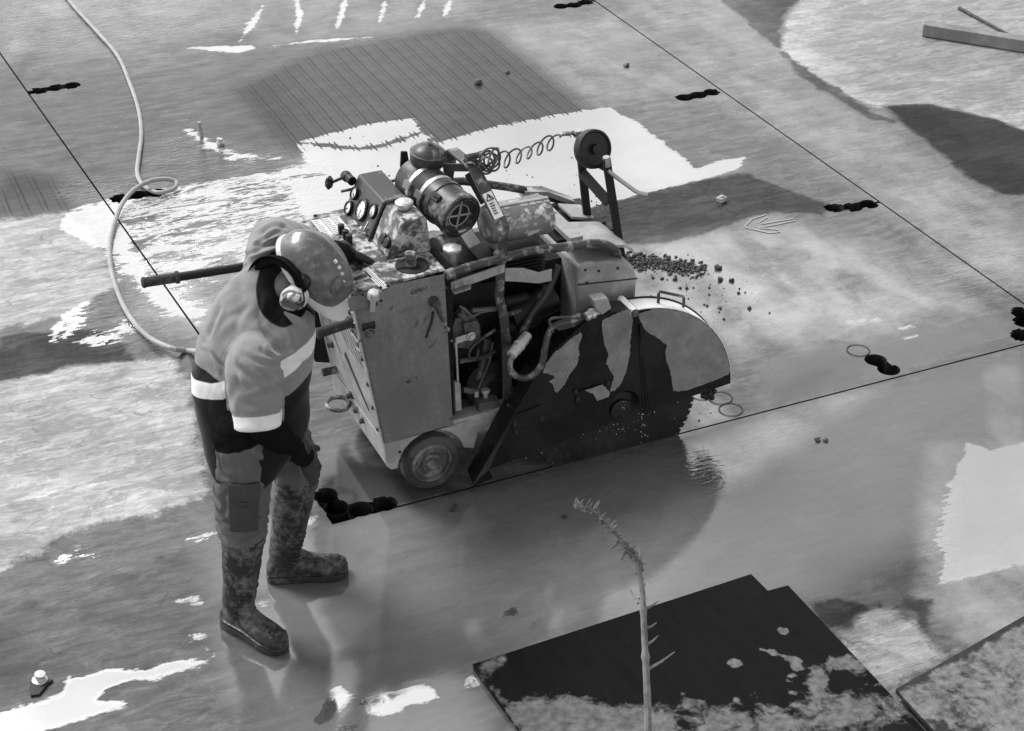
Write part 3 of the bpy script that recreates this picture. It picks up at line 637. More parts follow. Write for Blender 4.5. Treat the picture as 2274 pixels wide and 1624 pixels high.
# T handle latch and its slot
o = MB(); c = A(962, 668, y=y)
o.lathe([(.020, 0), (.020, .012), (.016, .018), (.016, .035), (.012, .040), (0, .040)], c, (0, -1, 0), 24)
e1 = A(992, 732, y=y - .05); s0 = c + V(0, -.03, 0)
o.tube([s0, s0.lerp(e1, .3), s0.lerp(e1, .85), e1], [.011, .010, .008, .007], 12); o.ball(e1, .012); o.build("latch_handle", M['tube'], panel)
o = MB(); o.tube([A(962, 692, y=y), A(958, 715, y=y), A(951, 735, y=y), A(946, 750, y=y)], .0055, 8, smooth=5); o.build("panel_slot", M['ink'], panel)
# lug with the round headed pin
o = MB(); o.prism([A(770, 662, y=y), A(848, 636, y=y), A(857, 652, y=y), A(846, 676, y=y), A(818, 690, y=y), A(812, 682, y=y), A(775, 690, y=y)], (0, -.012, 0))
o.box(A(838, 660, y=y - .02), (.05, .03, .05)); lug = o.build("hinge_lug", M['panel'], panel, .003)
o = MB(); c = A(829, 662, y=y - .04); o.lathe([(.010, -.06), (.010, 0), (.022, .002), (.022, .022), (.017, .03), (0, .031)], c, (0, -.25, 1), 26); o.build("pin", M['zinc'], lug)
o = MB(); o.cyl(A(846, 668, y=y - .0355), A(846, 668, y=y - .037), .006); o.cyl(A(835, 675, y=y - .0355), A(835, 675, y=y - .037), .006); o.build("lug_hole", M['ink'], lug, split=True)
M['rub0'] = mat('faded_ink', .03, .6, 0, .6, .12, 60, .05, .3, thr=.5)
# hand painted word and dark rubs
def text(s_, p, xd, zd, size, mt, parent, name):
    c = bpy.data.curves.new(name, 'FONT'); c.body = s_; c.size = size; c.extrude = .0006; c.shear = .25; c.align_x = 'CENTER'
    t_ = bpy.data.objects.new(name, c); col.objects.link(t_); dg = bpy.context.evaluated_depsgraph_get()
    me = bpy.data.meshes.new_from_object(t_.evaluated_get(dg)); bpy.data.objects.remove(t_)
    xd = Vector(xd).normalized(); nd = xd.cross(Vector(zd)).normalized(); zd = nd.cross(xd)
    mm = Matrix((xd, zd, nd)).transposed().to_4x4(); mm.translation = p; me.transform(mm); me.materials.clear(); me.materials.append(mt)
    return put(name, me, parent)
text("OPEN", A(930, 650, y=y - .0015), A(950, 641, y=y) - A(910, 652, y=y), (0, 0, 1), .024, M['rub0'], panel, "painted_word")
o = MB()
for u, v, a, L_, w_ in ((948, 706, .8, .05, .012), (962, 764, .75, .07, .012), (870, 684, .9, .028, .012), (897, 690, .6, .04, .009), (925, 720, 1.1, .035, .016), (893, 845, .1, .06, .03), (918, 840, .2, .035, .010)):
    c = A(u, v, y=y - .0006); n = 10; rnd = random.Random(u)
    o.add([c + V(math.cos(a) * math.cos(q_) * L_ / 2 - math.sin(a) * math.sin(q_) * w_ / 2, 0, math.sin(a) * math.cos(q_) * L_ / 2 + math.cos(a) * math.sin(q_) * w_ / 2) * rnd.uniform(.7, 1.1) for q_ in [2 * math.pi * i / n for i in range(n)]], [tuple(range(n))])
M['rub'] = mat('rubbed_paint', .09, .6, 0, .5, .16, 30, .05, .3); o.build("scuff_mark", M['rub'], panel, smooth=0, split=True)
# rear face with ventilation slots
def rearp(y_, s_): return V(.144 + (.2405 - .144) * s_, y_, .918 - (.918 - .258) * s_)       # s runs down the sloping back
o = MB(); b0, b1, c0, c1 = rearp(.064, 0), rearp(.66, 0), rearp(.064, 1), rearp(.66, 1); nrm = V(-.989, 0, -.145)
o.prism([rearp(.066, 0), rearp(.66, 0), rearp(.66, 1), rearp(.066, 1)], (.006, 0, 0)); rear = o.build("rear_panel", M['panel_light'], saw, .002)
o = MB()
def slotq(y0, s0, y1, s1, wd):
    a_, b_ = rearp(y0, s0) + nrm * .0012, rearp(y1, s1) + nrm * .0012; t_ = (b_ - a_).normalized(); n_ = nrm.cross(t_).normalized() * wd
    o.add([a_ - n_, a_ + n_, b_ + n_ * .5, b_ - n_ * .5], [(0, 1, 2, 3)])
for k in range(5): slotq(.40 - .05 * k + .12, .16 + .0 * k, .30 - .05 * k, .56, .006)
for a_ in ((.55, .25, .48, .42), (.53, .50, .48, .58), (.50, .62, .44, .72)): slotq(*a_, .006)
slotq(.38, .66, .20, .90, .022); o.build("ventilation_slot", M['ink'], rear, smooth=0, split=True)
o = MB(); p_ = [rearp(.08, .03), rearp(.36, .03), rearp(.10, .46)]; p_ = [x_ + nrm * .002 for x_ in p_]; o.add(p_, [(0, 1, 2)]); o.build("grille_opening", M['ink'], rear, smooth=0)
o = MB()
for k in range(6):
    t_ = .12 + k * .15; o.tube([p_[0].lerp(p_[1], t_) + nrm * .004, p_[2].lerp(p_[1], t_) + nrm * .004], .003, 6); o.tube([p_[0].lerp(p_[2], t_) + nrm * .007, p_[1].lerp(p_[2], t_) + nrm * .007], .003, 6)
o.bar(rearp(.085, .0) + nrm * .005, rearp(.085, 1) + nrm * .005, (0, 1, 0), .04, .006)
o.build("grille_wire", M['panel_light'], rear)
o = MB()
for s_ in (.45, .62, .78, .93): o.bolt(rearp(.095, s_) + nrm * .006, nrm, .008, .007)
for y_, s_ in ((.60, .5), (.55, .74), (.42, .99), (.36, 1.04), (.30, 1.06)): o.bolt(rearp(y_, s_) + nrm * .003, nrm, .011, .016)
o.cyl(rearp(.58, .95), rearp(.58, .95) + V(-.06, 0, .0), .016); o.build("rear_bolt", M['tube'], rear, split=True)
o = MB(); c = rearp(.44, 1.02) + V(-.055, 0, -.02)
o.tube([c + V(.045 * math.cos(a), .004 * math.sin(a), .0) + V(0, .045 * math.sin(a), 0) for a in np.linspace(0, 2 * math.pi, 24, endpoint=False)], .009, 10, closed=True); o.build("towing_eye", M['tube'], saw)
o = MB(); o.prism([rearp(.655, .32) + V(0, .012, 0), rearp(.655, .98) + V(0, .012, 0), rearp(.655, .98) + V(-.06, .012, .02), rearp(.655, .66) + V(-.10, .012, 0), rearp(.655, .38) + V(-.06, .012, 0)], (0, .01, 0)); o.build("side_wing", M['black'], saw, .002)
# top deck
o = MB(); o.xy([(.136, PY0), (.497, PY0), (.497, .67), (.330, .672), (.112, .672)], .919, .936); deck = o.build("top_deck", M['deck'], saw, .003)
def dq(u, v, z=.9375): return A(u, v, z=z)
o = MB()
for (a_, b_, c_, d_) in (((690, 490), (712, 487), (741, 521), (722, 527)), ((714, 486), (732, 483), (762, 516), (743, 521)), ((734, 482), (752, 480), (778, 511), (764, 516))): o.add([dq(*a_), dq(*b_), dq(*c_), dq(*d_)], [(0, 1, 2, 3)])
lb = o.build("instruction_label", M['label'], deck, smooth=0, split=True)
o = MB()
for k in range(9):
    t_ = .08 + k * .105
    for (a_, b_, c_, d_) in (((690, 490), (712, 487), (741, 521), (722, 527)), ((714, 486), (732, 483), (762, 516), (743, 521)), ((734, 482), (752, 480), (778, 511), (764, 516))):
        a_, b_, c_, d_ = [dq(*x_, z=.9382) for x_ in (a_, b_, c_, d_)]; p0, p1 = a_.lerp(d_, t_).lerp(b_.lerp(c_, t_), .12), a_.lerp(d_, t_).lerp(b_.lerp(c_, t_), .55 + .35 * random.random())
        e_ = (d_ - a_) * .022; o.add([p0, p1, p1 + e_, p0 + e_], [(0, 1, 2, 3)])
o.build("label_lines", M['ink'], lb, smooth=0)
o = MB(); o.add([dq(804, 599), dq(817, 594), dq(863, 638), dq(848, 643)], [(0, 1, 2, 3)]); lb = o.build("pale_stripe_label", M['label'], deck, smooth=0)
o = MB()
for t_ in (.2, .45, .7): a_, b_ = dq(804, 599, .9382).lerp(dq(817, 594, .9382), t_), dq(848, 643, .9382).lerp(dq(863, 638, .9382), t_); e_ = V(.003, -.001, 0); o.add([a_, a_ + e_, b_ + e_, b_], [(0, 1, 2, 3)])
o.build("label_rule", M['rub'], lb, smooth=0)
o = MB(); fr = [dq(782, 612, .9375), dq(810, 602, .9375), dq(827, 616, .9375), dq(796, 628, .9375)]; o.add(fr, [(0, 1, 2, 3)]); sl_ = o.build("lever_slot_plate", M['panel_light'], deck, smooth=0)
o = MB(); o.add([dq(785, 617, .9392), dq(812, 607, .9392), dq(816, 613, .9392), dq(789, 623, .9392)], [(0, 1, 2, 3)]); o.build("lever_slot", M['ink'], sl_, smooth=0)
o = MB(); c = dq(915, 590); o.lathe([(.062, 0), (.062, .003), (.055, .004), (0, .004)], c, (0, 0, 1), 40); bs = o.build("throttle_plate", M['black'], deck)
o = MB(); o.lathe([(.02, 0), (.02, .025), (.024, .028), (.020, .05), (0, .052)], c + V(-.005, .0, .004), (0, 0, 1), 20); o.bar(c + V(-.005, 0, .035), c + V(-.085, .012, .030), (0, 1, 0), .014, .006); o.build("throttle_lever", M['deck'], bs, .002)
o = MB()
for u, v in ((640, 498), (700, 480), (770, 462), (862, 636), (805, 655), (845, 640), (800, 596), (960, 610)): o.bolt(dq(u, v), (0, 0, 1), .005, .005)
for u, v in ((758, 517), (776, 540), (768, 530)): o.lathe([(.011, 0), (.013, .02), (.012, .034), (0, .036)], dq(u, v), (0, 0, 1), 14)
o.build("deck_knob", M['black'], deck, split=True)
# control housing: gauge console at the back, fuel tank in front
prof = [(.332, .936), (.395, 1.072), (.489, 1.072), (.502, .936)]
o = MB(); o.xz(prof, .384, .666); cons = o.build("gauge_console", M['dark_paint'], saw, .006)
o = MB(); o.xz([(.330, .936), (.393, 1.076), (.491, 1.076), (.506, .936)], .205, .376); tank = o.build("fuel_tank", M['deck'], saw, .012)
nf = V(-.907, 0, .42)                                     # outward normal of the sloping gauge face
def face(y_, s_): return V(.332 + .063 * s_, y_, .936 + .136 * s_)
for u, v, r_ in ((790, 430, .022), (777, 463, .023), (806, 467, .036), (831, 470, .024)):
    # where the line of measurement meets the sloping face
    d_ = ray(u, v); t_ = (face(.5, .5) - CAM).dot(nf) / d_.dot(nf); c = CAM + d_ * t_
    o = MB(); o.lathe([(r_ * 1.22, -.004), (r_ * 1.22, .010), (r_ * 1.12, .013), (r_ * .98, .012), (r_ * .98, .006)], c, nf, 32); gz = o.build("gauge", M['black'], cons)
    o = MB(); o.lathe([(r_, .0075), (0, .0085)], c, nf, 32); dl = o.build("dial", M['gauge'], gz)
    o = MB(); tv = V(0, 1, 0); up_ = nf.cross(tv)
    a0 = random.uniform(.3, 2.6); o.bar(c + nf * .010, c + nf * .010 + (tv * math.cos(a0) + up_ * math.sin(a0)) * r_ * .8, nf.cross(tv * math.cos(a0) + up_ * math.sin(a0)), .003, .001)
    for k in range(9): a_ = -.6 + k * .54; dd_ = tv * math.cos(a_) + up_ * math.sin(a_); o.bar(c + nf * .0095 + dd_ * r_ * .72, c + nf * .0095 + dd_ * r_ * .9, nf.cross(dd_), .0025, .0008)
    o.build("needle", M['ink'], dl, smooth=0)
o = MB(); p = face(.52, 1) + V(.01, .13, -.02); p2 = V(.37, .667, 1.045)
o.cyl(p2, p2 + V(-.005, .045, 0), .018); o.lathe([(.020, 0), (.022, .02), (.018, .03)], p2 + V(-.005, .035, 0), (-.1, 1, 0), 16); o.cyl(p2 + V(-.01, .05, 0), A(735, 406, y=.74), .006)
hd_ = A(731, 406, y=.745); o.lathe([(.010, -.012), (.020, -.010), (.022, 0), (.020, .010), (.010, .012)], hd_, (-.75, .65, 0), 10)
for k in range(6): a_ = k * math.pi / 3; o.ball(hd_ + V(.65, .75, 0) * (.019 * math.cos(a_)) + V(0, 0, .019 * math.sin(a_)), .008, 8, 6)
o.build("choke_knob", M['black'], cons)
o = MB(); c = V(.422, .30, 1.076); o.lathe([(.020, 0), (.020, .014), (.032, .016), (.034, .026), (.028, .031), (0, .033)], A(898, 463, z=1.076), (0, 0, 1), 28); o.build("tank_cap", M['zinc'], tank)
# clamp strap round the joint of tank and console
o = MB(); st = [(.326, .936), (.391, 1.078), (.400, 1.081), (.487, 1.081), (.498, 1.07), (.509, .936)]
o.tube([V(a_, .380, b_) for a_, b_ in st], .007, 8); o.build("strap", M['rubber'], tank)
o = MB()
for dy in (.245, .285): d0 = face(dy, .35) + nf * .004; o.lathe([(.020, 0), (.021, .008), (.017, .012), (0, .012)], d0, nf, 20)
o.build("warning_lamp", M['black'], tank, split=True)
o = MB(); o.bar(face(.42, .12) + nf * .02, face(.45, .12) + nf * .02, nf, .008, .006); o.bar(face(.42, .12) + nf * .02, face(.43, .35) + nf * .01, nf, .006, .005); o.cyl(face(.435, .14), face(.435, .14) + nf * .03, .007); o.build("ignition_key", M['zinc'], cons)
# black console side skirt over the tank's front: scratched letters
# air filter
ax = (V(.628, .215, 1.045) - V(.565, .50, 1.085)).normalized(); e0 = V(.628, .215, 1.045); L_ = .34
def ap(s_): return e0 - ax * s_
rr = .083
o = MB(); o.lathe([(0, -L_), (rr * .7, -L_), (rr * .92, -L_ + .015), (rr * .96, -L_ + .05), (rr * .96, -.24), (rr, -.235), (rr, -.13), (rr * 1.06, -.125), (rr * 1.06, -.105), (rr, -.10), (rr, -.03), (rr * 1.05, -.028), (rr * 1.05, -.006), (rr * .98, 0), (rr * .86, 0), (rr * .82, -.018), (0, -.020)], e0, ax, 48)
af = o.build("air_filter", M['dark_paint'], saw)
o = MB(); u_ = ax.orthogonal().normalized(); w_ = ax.cross(u_)
for k in range(2): a_ = .62 + k * math.pi / 2; d_ = u_ * math.cos(a_) + w_ * math.sin(a_); o.bar(e0 - ax * .018 - d_ * rr * .66, e0 - ax * .018 + d_ * rr * .66, ax, .006, .007)
o.lathe([(rr * .55, -.019), (rr * .55, -.015), (rr * .50, -.015), (rr * .50, -.019)], e0, ax, 36, caps=False); o.build("end_cap_rib", M['panel_light'], af)
o = MB(); o.lathe([(rr * .84, -.0195), (rr * .84, -.0185), (rr * .60, -.0186), (0, -.0186)], e0, ax, 40, caps=False); o.lathe([(rr * .845, -.02), (rr * .90, .0015), (rr * .97, .001), (rr * .90, .0012)], e0, ax, 40, caps=False); o.build("end_cap", M['black'], af)
for s_ in (-.235, -.16):
    o = MB(); o.lathe([(rr * 1.01, s_ - .008), (rr * 1.035, s_ - .008), (rr * 1.035, s_ + .008), (rr * 1.01, s_ + .008)], e0, ax, 48); cl = o.build("clamp_band", M['zinc'], af)
    o = MB(); d_ = (V(-.75, -.45, .3) - ax * V(-.75, -.45, .3).dot(ax)).normalized(); o.bar(e0 + ax * (s_ - .02) + d_ * rr * 1.06, e0 + ax * (s_ + .02) + d_ * rr * 1.06, d_.cross(ax), .03, .014); o.build("clamp_latch", M['hub'], cl, .002)
o = MB()
for k in range(6): s_ = -.215 + k * .009; o.lathe([(rr * .99, s_ - .003), (rr * 1.02, s_), (rr * .99, s_ + .003)], e0, ax, 48)
o.build("rubber_rib", M['rubber'], af)
o = MB(); d_ = (V(-.5, -.5, .55) - ax * V(-.5, -.5, .55).dot(ax)).normalized(); c = e0 - ax * .085 + d_ * rr * 1.03
o.box(c, (.03, .045, .012), Matrix((d_.cross(ax), ax, d_)).transposed()); o.tube([c - ax * .03, c + d_ * .012, c + ax * .03], .003, 6); o.build("filter_clip", M['black'], af, .002)
# mounting saddle, dust valve
o = MB(); o.prism([e0 - ax * .02 + V(-.005, 0, -rr * .8), e0 - ax * .02 + V(.05, 0, -rr * .75), e0 + V(.075, -.01, -.115), e0 + V(.02, -.02, -.125)], (0, .02, 0)); o.build("dust_valve", M['zinc'], af, .004)
o = MB(); o.cyl(A(965, 545, y=.25), A(1010, 528, y=.30), .030, n=28); o.cyl(A(975, 543, y=.25), A(983, 540, y=.25), .033, n=28); o.build("intake_pipe", M['steel'], saw)
# pre cleaner bowl
c = ap(.27) + V(.035, .01, rr * .80)
o = MB(); tl = V(.10, -.10, 1).normalized(); bw_ = .066
o.lathe([(.035, -.02), (.035, .0), (bw_ * .9, .002), (bw_, .012), (bw_ * 1.06, .045), (bw_ * 1.06, .05), (bw_ * .98, .052), (bw_ * .90, .060), (bw_ * .6, .074), (bw_ * .25, .082), (.012, .083), (.011, .088), (0, .089)], c, tl, 44); pc = o.build("precleaner_bowl", M['dark_paint'], saw)
o = MB(); o.prism([c + V(-.045, .06, -.03), c + V(-.088, .05, -.02), c + V(-.075, .07, .035), c + V(-.05, .07, .03)], (0, .01, 0)); o.build("filter_bracket", M['black'], saw, .002)
# coolant filler
o = MB(); c = A(1004, 553, y=.14); o.lathe([(.018, -.085), (.016, -.02), (.020, -.018), (.020, -.008)], c, (0, 0, 1), 20); nk = o.build("coolant_neck", M['steel'], saw)
o = MB(); k = 8; o.lathe([(.030, -.008), (.036, -.004), (.036, .006), (.030, .010), (.012, .011), (.011, .014), (0, .014)], c, (0, 0, 1), 8); o.build("coolant_cap", M['zinc'], nk, .003)
# muffler: rounded box with blistered coating
o = MB(); m0, m1 = V(.730, .235, .985), V(.985, .245, .975); axm = (m1 - m0).normalized()
sec = [(m0 - axm * .012, .6), (m0, .9), (m0 + axm * .02, 1), (m1 - axm * .02, 1), (m1, .9), (m1 + axm * .010, .6)]
o.loft([(c_, V(0, .088, 0) * k_, V(0, .0, .072) * k_) for c_, k_ in sec], 32); muf = o.build("muffler", M['muffler'], saw)
o = MB(); rnd = random.Random(3)
for r_ in range(5):
    for k in range(6):
        if rnd.random() < .2: continue
        an = R(250 - 22 * r_) + .0; x_ = .06 + k * .034 + (r_ % 2) * .015 + rnd.uniform(-.006, .006)
        c_ = m0 + axm * x_ + V(0, .0885 * math.cos(an) , .0725 * math.sin(an) ) if False else m0 + axm * x_ + V(0, -.0885 * math.cos(R(10 + 20 * r_)), .0725 * math.sin(R(10 + 20 * r_)))
        nn = V(0, -math.cos(R(10 + 20 * r_)) / .0885, math.sin(R(10 + 20 * r_)) / .0725).normalized(); tt = nn.cross(axm)
        hw, hh = rnd.uniform(.010, .019), rnd.uniform(.006, .009); n = 9
        o.add([c_ + nn * .0008 + (axm * math.cos(z_) * hw * rnd.uniform(.8, 1.15) + tt * math.sin(z_) * hh * rnd.uniform(.8, 1.15)) for z_ in [2 * math.pi * i / n for i in range(n)]], [tuple(range(n))])
o.build("flaked_coating", M['panel_light'], muf, smooth=0, split=True)
o = MB(); o.bar(m0 + axm * .02 + V(0, -.01, .073), m1 + V(0, -.01, .071), (0, 1, 0), .020, .006); o.cyl(m0 + V(.05, 0, -.05), m0 + V(.05, 0, -.2), .03); o.build("muffler_seam", M['panel_light'], muf, .002)
# lifting bail: near leg, sloping shoulder, crown, far leg
yb = .075
o = MB()
def leg(yy, far=False):
    pts = [V(.752, yy, .285), V(.748, yy, .60), V(.715, yy, .66), V(.705, yy, .88), V(.729, yy, 1.005)]
    return pts
p = [A(1127, 900, y=yb), A(1124, 760, y=yb), A(1118, 700, y=yb), A(1108, 660, y=yb), A(1112, 590, y=yb), A(1120, 510, y=yb)]
for a_, b_ in zip(p[:-1], p[1:]): o.bar(a_, b_ + (b_ - a_).normalized() * .004, (1, 0, 0), .036, .012)
sh0 = p[-1]; cr0 = A(1052, 372, y=.26); 
o.bar(sh0, cr0, (1, 0, .25), .045, .012); cr1 = V(.70, .47, 1.195); o.bar(cr0, cr1, (1, 0, 0), .045, .012); ft = V(.74, .64, .95); o.bar(cr1, ft, (1, 0, 0), .045, .012); o.bar(ft, V(.75, .65, .3), (1, 0, 0), .036, .012)
bail = o.build("lifting_bail", M['tube'], saw, .002)
o = MB()
for u, v in ((1116, 520), (1112, 640), (1112, 628), (1126, 745), (1127, 775), (1118, 580), (1103, 562), (1129, 752)): o.bolt(A(u, v, y=yb - .007), (0, -1, 0), .009, .008)
o.build("bail_bolt", M['hub'], bail, split=True)
o = MB(); d_ = (sh0 - cr0).normalized(); n_ = d_.cross(V(1, 0, .25)).normalized(); n_ = n_ if n_.z > 0 else -n_
sx = V(1, 0, .25); sx = (sx - d_ * sx.dot(d_)).normalized()
c_ = cr0.lerp(sh0, .62) + n_ * .0075; o.add([c_ - sx * .018 - d_ * .052, c_ + sx * .018 - d_ * .052, c_ + sx * .018 + d_ * .052, c_ - sx * .018 + d_ * .052], [(0, 1, 2, 3)]); st_ = o.build("warning_sticker", M['label'], bail, smooth=0)
o = MB(); e_ = n_ * .001; t0 = c_ - d_ * .032 + e_
tri = [t0 - d_ * .014, t0 + d_ * .010 + sx * .014, t0 + d_ * .010 - sx * .014]
for i in range(3): o.bar(tri[i], tri[(i + 1) % 3], n_.cross(tri[(i + 1) % 3] - tri[i]), .0035, .0006)
o.bar(t0 - d_ * .006, t0 + d_ * .005 + sx * .004, n_.cross(d_), .005, .0006)
for k in range(5): a_ = c_ + d_ * (-.008 + k * .010) + e_; o.bar(a_ - sx * .011, a_ + sx * (.004 + .007 * random.random()), d_, .0035, .0006)
o.build("sticker_symbol", M['ink'], st_, smooth=0)
# crown frame pieces behind the bowl
o = MB(); o.bar(cr0 + V(0, .0, 0), A(985, 372, y=.40), (0, 0, 1), .03, .010); o.bar(A(1040, 385, y=.30), A(1075, 450, y=.28), (1, 0, 0), .03, .010); o.build("bail_stay", M['black'], saw, .002)
o = MB(); o.tube([V(.60, .60, 1.02), V(.80, .60, .99), V(.98, .60, .93), V(1.06, .60, .90)], .016, 14); o.tube([V(.33, .69, 1.0), V(.60, .62, 1.04)], .006, 8); o.build("far_rail", M['tube'], saw)
# near rail tube running round the nose
yr = .075
rl = [A(990, 612, y=yr), A(1030, 597, y=yr), A(1090, 580, y=yr), A(1150, 564, y=yr), A(1190, 556, y=yr), A(1260, 548, y=yr), A(1310, 541, y=.09), A(1345, 543, y=.11), A(1366, 556, y=.14), A(1373, 575, y=.17)]
o = MB(); o.tube(rl, .0165, 14, smooth=4); rail = o.build("guard_rail", M['tube'], saw)
o = MB(); o.cyl(A(990, 612, y=yr), A(1008, 605, y=yr), .020); o.cyl(A(1003, 610, y=yr), A(1007, 608, y=yr), .023); o.bolt(A(1000, 612, y=yr - .02), (0, -1, 0), .008); o.cyl(A(1258, 549, y=yr), A(1268, 547, y=yr), .0195); o.build("rail_clamp", M['hub'], rail, split=True)
# flat brackets under the rail
o = MB(); yk = .062
o.prism([A(1002, 628, y=yk), A(1121, 587, y=yk), A(1121, 605, y=yk), A(1046, 632, y=yk), A(1003, 645, y=yk)], (0, .008, 0)); o.prism([A(1003, 645, y=yk), A(1046, 632, y=yk), A(1046, 640, y=yk - .03), A(1010, 652, y=yk - .03)], (0, .0, -.005))
o.prism([A(1120, 597, y=.085), A(1164, 596, y=.085), A(1163, 627, y=.085), A(1122, 625, y=.085)], (0, .006, 0)); o.prism([A(1163, 596, y=.085), A(1197, 606, y=.075), A(1196, 630, y=.075), A(1162, 627, y=.085)], (0, .006, 0)); o.prism([A(1196, 606, y=.075), A(1226, 598, y=.08), A(1225, 624, y=.08), A(1195, 630, y=.075)], (0, .006, 0))
for a_, b_ in ((1011, 635), (1030, 628), (1112, 598)): o.bolt(A(a_, b_, y=yk), (0, -1, 0), .009, .008)
o.build("side_bracket", M['panel_light'], saw, .002)
# nose cover, arched top, and front frame
o = MB()
nn = [(1.052, .50), (1.29, .50), (1.305, .62), (1.306, .70), (1.292, .745), (1.25, .775), (1.18, .797), (1.09, .803), (1.052, .80)]
o.xz(nn, .105, .60); nose = o.build("nose_cover", M['panel_light'], saw, .012)
o = MB(); o.xz([(1.051, .728), (1.308, .698), (1.308, .692), (1.051, .722)], .1035, .104); o.build("cover_seam", M['ink'], nose, smooth=0)
o = MB()
for u, v in ((1300, 600), (1330, 602), (1372, 596), (1303, 628)): p = A(u, v, y=.104); o.bolt(p, (0, -1, 0), .004, .003)
o.build("cover_rivet", M['ink'], nose, split=True)
o = MB()
tp = lambda u, v, z: A(u, v, z=z)
o.box((1.075, .40, .880), (.055, .46, .022))
o.prism([V(1.05, .575, .905), V(1.15, .575, .885), V(1.30, .575, .80), V(1.30, .635, .80), V(1.15, .635, .885), V(1.05, .635, .905)][:3] + [V(1.30, .635, .80), V(1.15, .635, .885), V(1.05, .635, .905)], (0, 0, -.02))
o.prism([V(1.105, .13, .868), V(1.26, .13, .838), V(1.26, .345, .838), V(1.105, .345, .868)], (0, 0, -.012)); o.prism([V(1.262, .14, .836), V(1.315, .16, .79), V(1.315, .345, .79), V(1.262, .345, .836)], (0, 0, -.012))
o.prism([V(1.17, .40, .852), V(1.27, .40, .825), V(1.27, .53, .825), V(1.17, .53, .852)], (0, 0, -.012)); o.prism([V(1.272, .40, .822), V(1.33, .40, .765), V(1.33, .52, .765), V(1.272, .53, .822)], (0, 0, -.012))
o.build("front_frame", M['panel_light'], saw, .001, split=True)
o = MB(); o.box((1.18, .45, .812), (.24, .30, .012)); o.box((1.19, .372, .80), (.2, .05, .06)); o.build("gap_shade_fill", M['black'], saw, split=True)  # black boxes added to darken the gap in the front frame
# blade guard: fixed rear half with bevelled flange, hinged front half
yg0, yg1 = -.052, .035
gc = V(1.215, 0, .208); gr = .448
def gq(u, v, y_=yg0): p_ = A(u, v, y=y_); return (p_.x, p_.z)
axle = gq(1386, 905); cut = [(axle[0] + .068 * math.cos(a), axle[1] + .075 * math.sin(a)) for a in np.linspace(R(-8), R(200), 14)]
rg = [gq(1086, 1043), gq(1146, 915), gq(1192, 832), gq(1235, 775), gq(1296, 722), gq(1330, 705), gq(1360, 693), gq(1406, 690), gq(1425, 830), gq(1430, 915), gq(1424, 918)] + cut + [gq(1353, 942)]
o = MB(); o.xz(rg, yg0, yg0 + .006)
tpf = [gq(1146, 915), gq(1192, 832), gq(1235, 775), gq(1296, 722), gq(1330, 705), gq(1360, 693), gq(1406, 690)]
for a_, b_ in zip(tpf[:-1], tpf[1:]): o.prism([(a_[0], yg0 + .004, a_[1]), (b_[0], yg0 + .004, b_[1]), (b_[0], yg1, b_[1]), (a_[0], yg1, a_[1])], (0, 0, -.004))
# bevel strip down to the toe
o.prism([(rg[0][0], yg0, rg[0][1]), (rg[1][0], yg0, rg[1][1]), A(1125, 905, y=.01), A(1118, 890, y=.04), A(1038, 1045, y=.03), A(1050, 1078, y=-.045)], (.003, .003, .003))
o.xz([gq(1050, 1082, -.045), gq(1086, 1043, -.045), gq(1095, 1062, -.045)], -.045, -.04)
rear_g = o.build("blade_guard", M['wet_guard'], saw, .0015)
def sheet(pts, y_, jag=.004, seed=1, sub=7):
    """dry area of the wet guard: thin skin with a ragged outline"""
    rnd = random.Random(seed); q_ = []
    for i in range(len(pts)):
        a_, b_ = Vector(pts[i]), Vector(pts[(i + 1) % len(pts)])
        for k in range(sub): p_ = a_.lerp(b_, k / sub); q_.append((p_.x + rnd.uniform(-jag, jag) * (k > 0), p_.y + rnd.uniform(-jag, jag) * (k > 0)))
    o = MB(); o.xz(q_, y_ - .0007, y_); return o
def g4(p): return [gq((1300 + x * .4496) * .752, (750 + y_ * .4496) * .752) for x, y_ in p]
for i, pl in enumerate([g4([(675, 780), (690, 730), (740, 660), (800, 610), (880, 540), (925, 515), (930, 545), (905, 620), (915, 660), (895, 735), (850, 790), (820, 850), (770, 912), (755, 905), (730, 845), (705, 842), (748, 820), (740, 795), (700, 785)]),
                        g4([(1065, 435), (1130, 405), (1200, 375), (1265, 365), (1262, 450), (1250, 560), (1245, 660), (1225, 760), (1190, 850), (1150, 895), (1115, 905), (1125, 860), (1140, 800), (1110, 760), (1090, 715), (1105, 660), (1080, 600), (1070, 540), (1062, 480)])]):
    sheet(pl, yg0, .0025, i + 3).build("dry_patch", M['dry_guard'], rear_g, smooth=0)
# welded step pads
for pl, dry in ((g4([(890, 905), (1060, 850), (1110, 900), (1105, 935), (920, 1010), (890, 985)]), True), (g4([(475, 1095), (500, 1052), (655, 990), (680, 1030), (705, 1075), (500, 1160), (470, 1150)]), False)):
    o = MB(); o.xz(pl, yg0 - .008, yg0); pd = o.build("guard_plate", M['wet_guard'], rear_g, .001)
    if dry: sheet(g4([(945, 890), (1060, 852), (1108, 902), (1102, 930), (1025, 960), (1000, 915)]), yg0 - .008, .0015, 9).build("dry_patch", M['dry_guard'], pd, smooth=0)
o = MB()
for u, v in ((1277, 868), (1281, 885), (1349, 850), (1141, 938), (1145, 958), (1202, 928)): o.xz([(x_ + gq(u, v)[0], z_ + gq(u, v)[1]) for x_, z_ in ((-.006, -.01), (.006, -.01), (.006, .01), (-.006, .01))], yg0 - .009, yg0 - .0005)
o.build("plate_notch", M['ink'], rear_g, smooth=0, split=True)
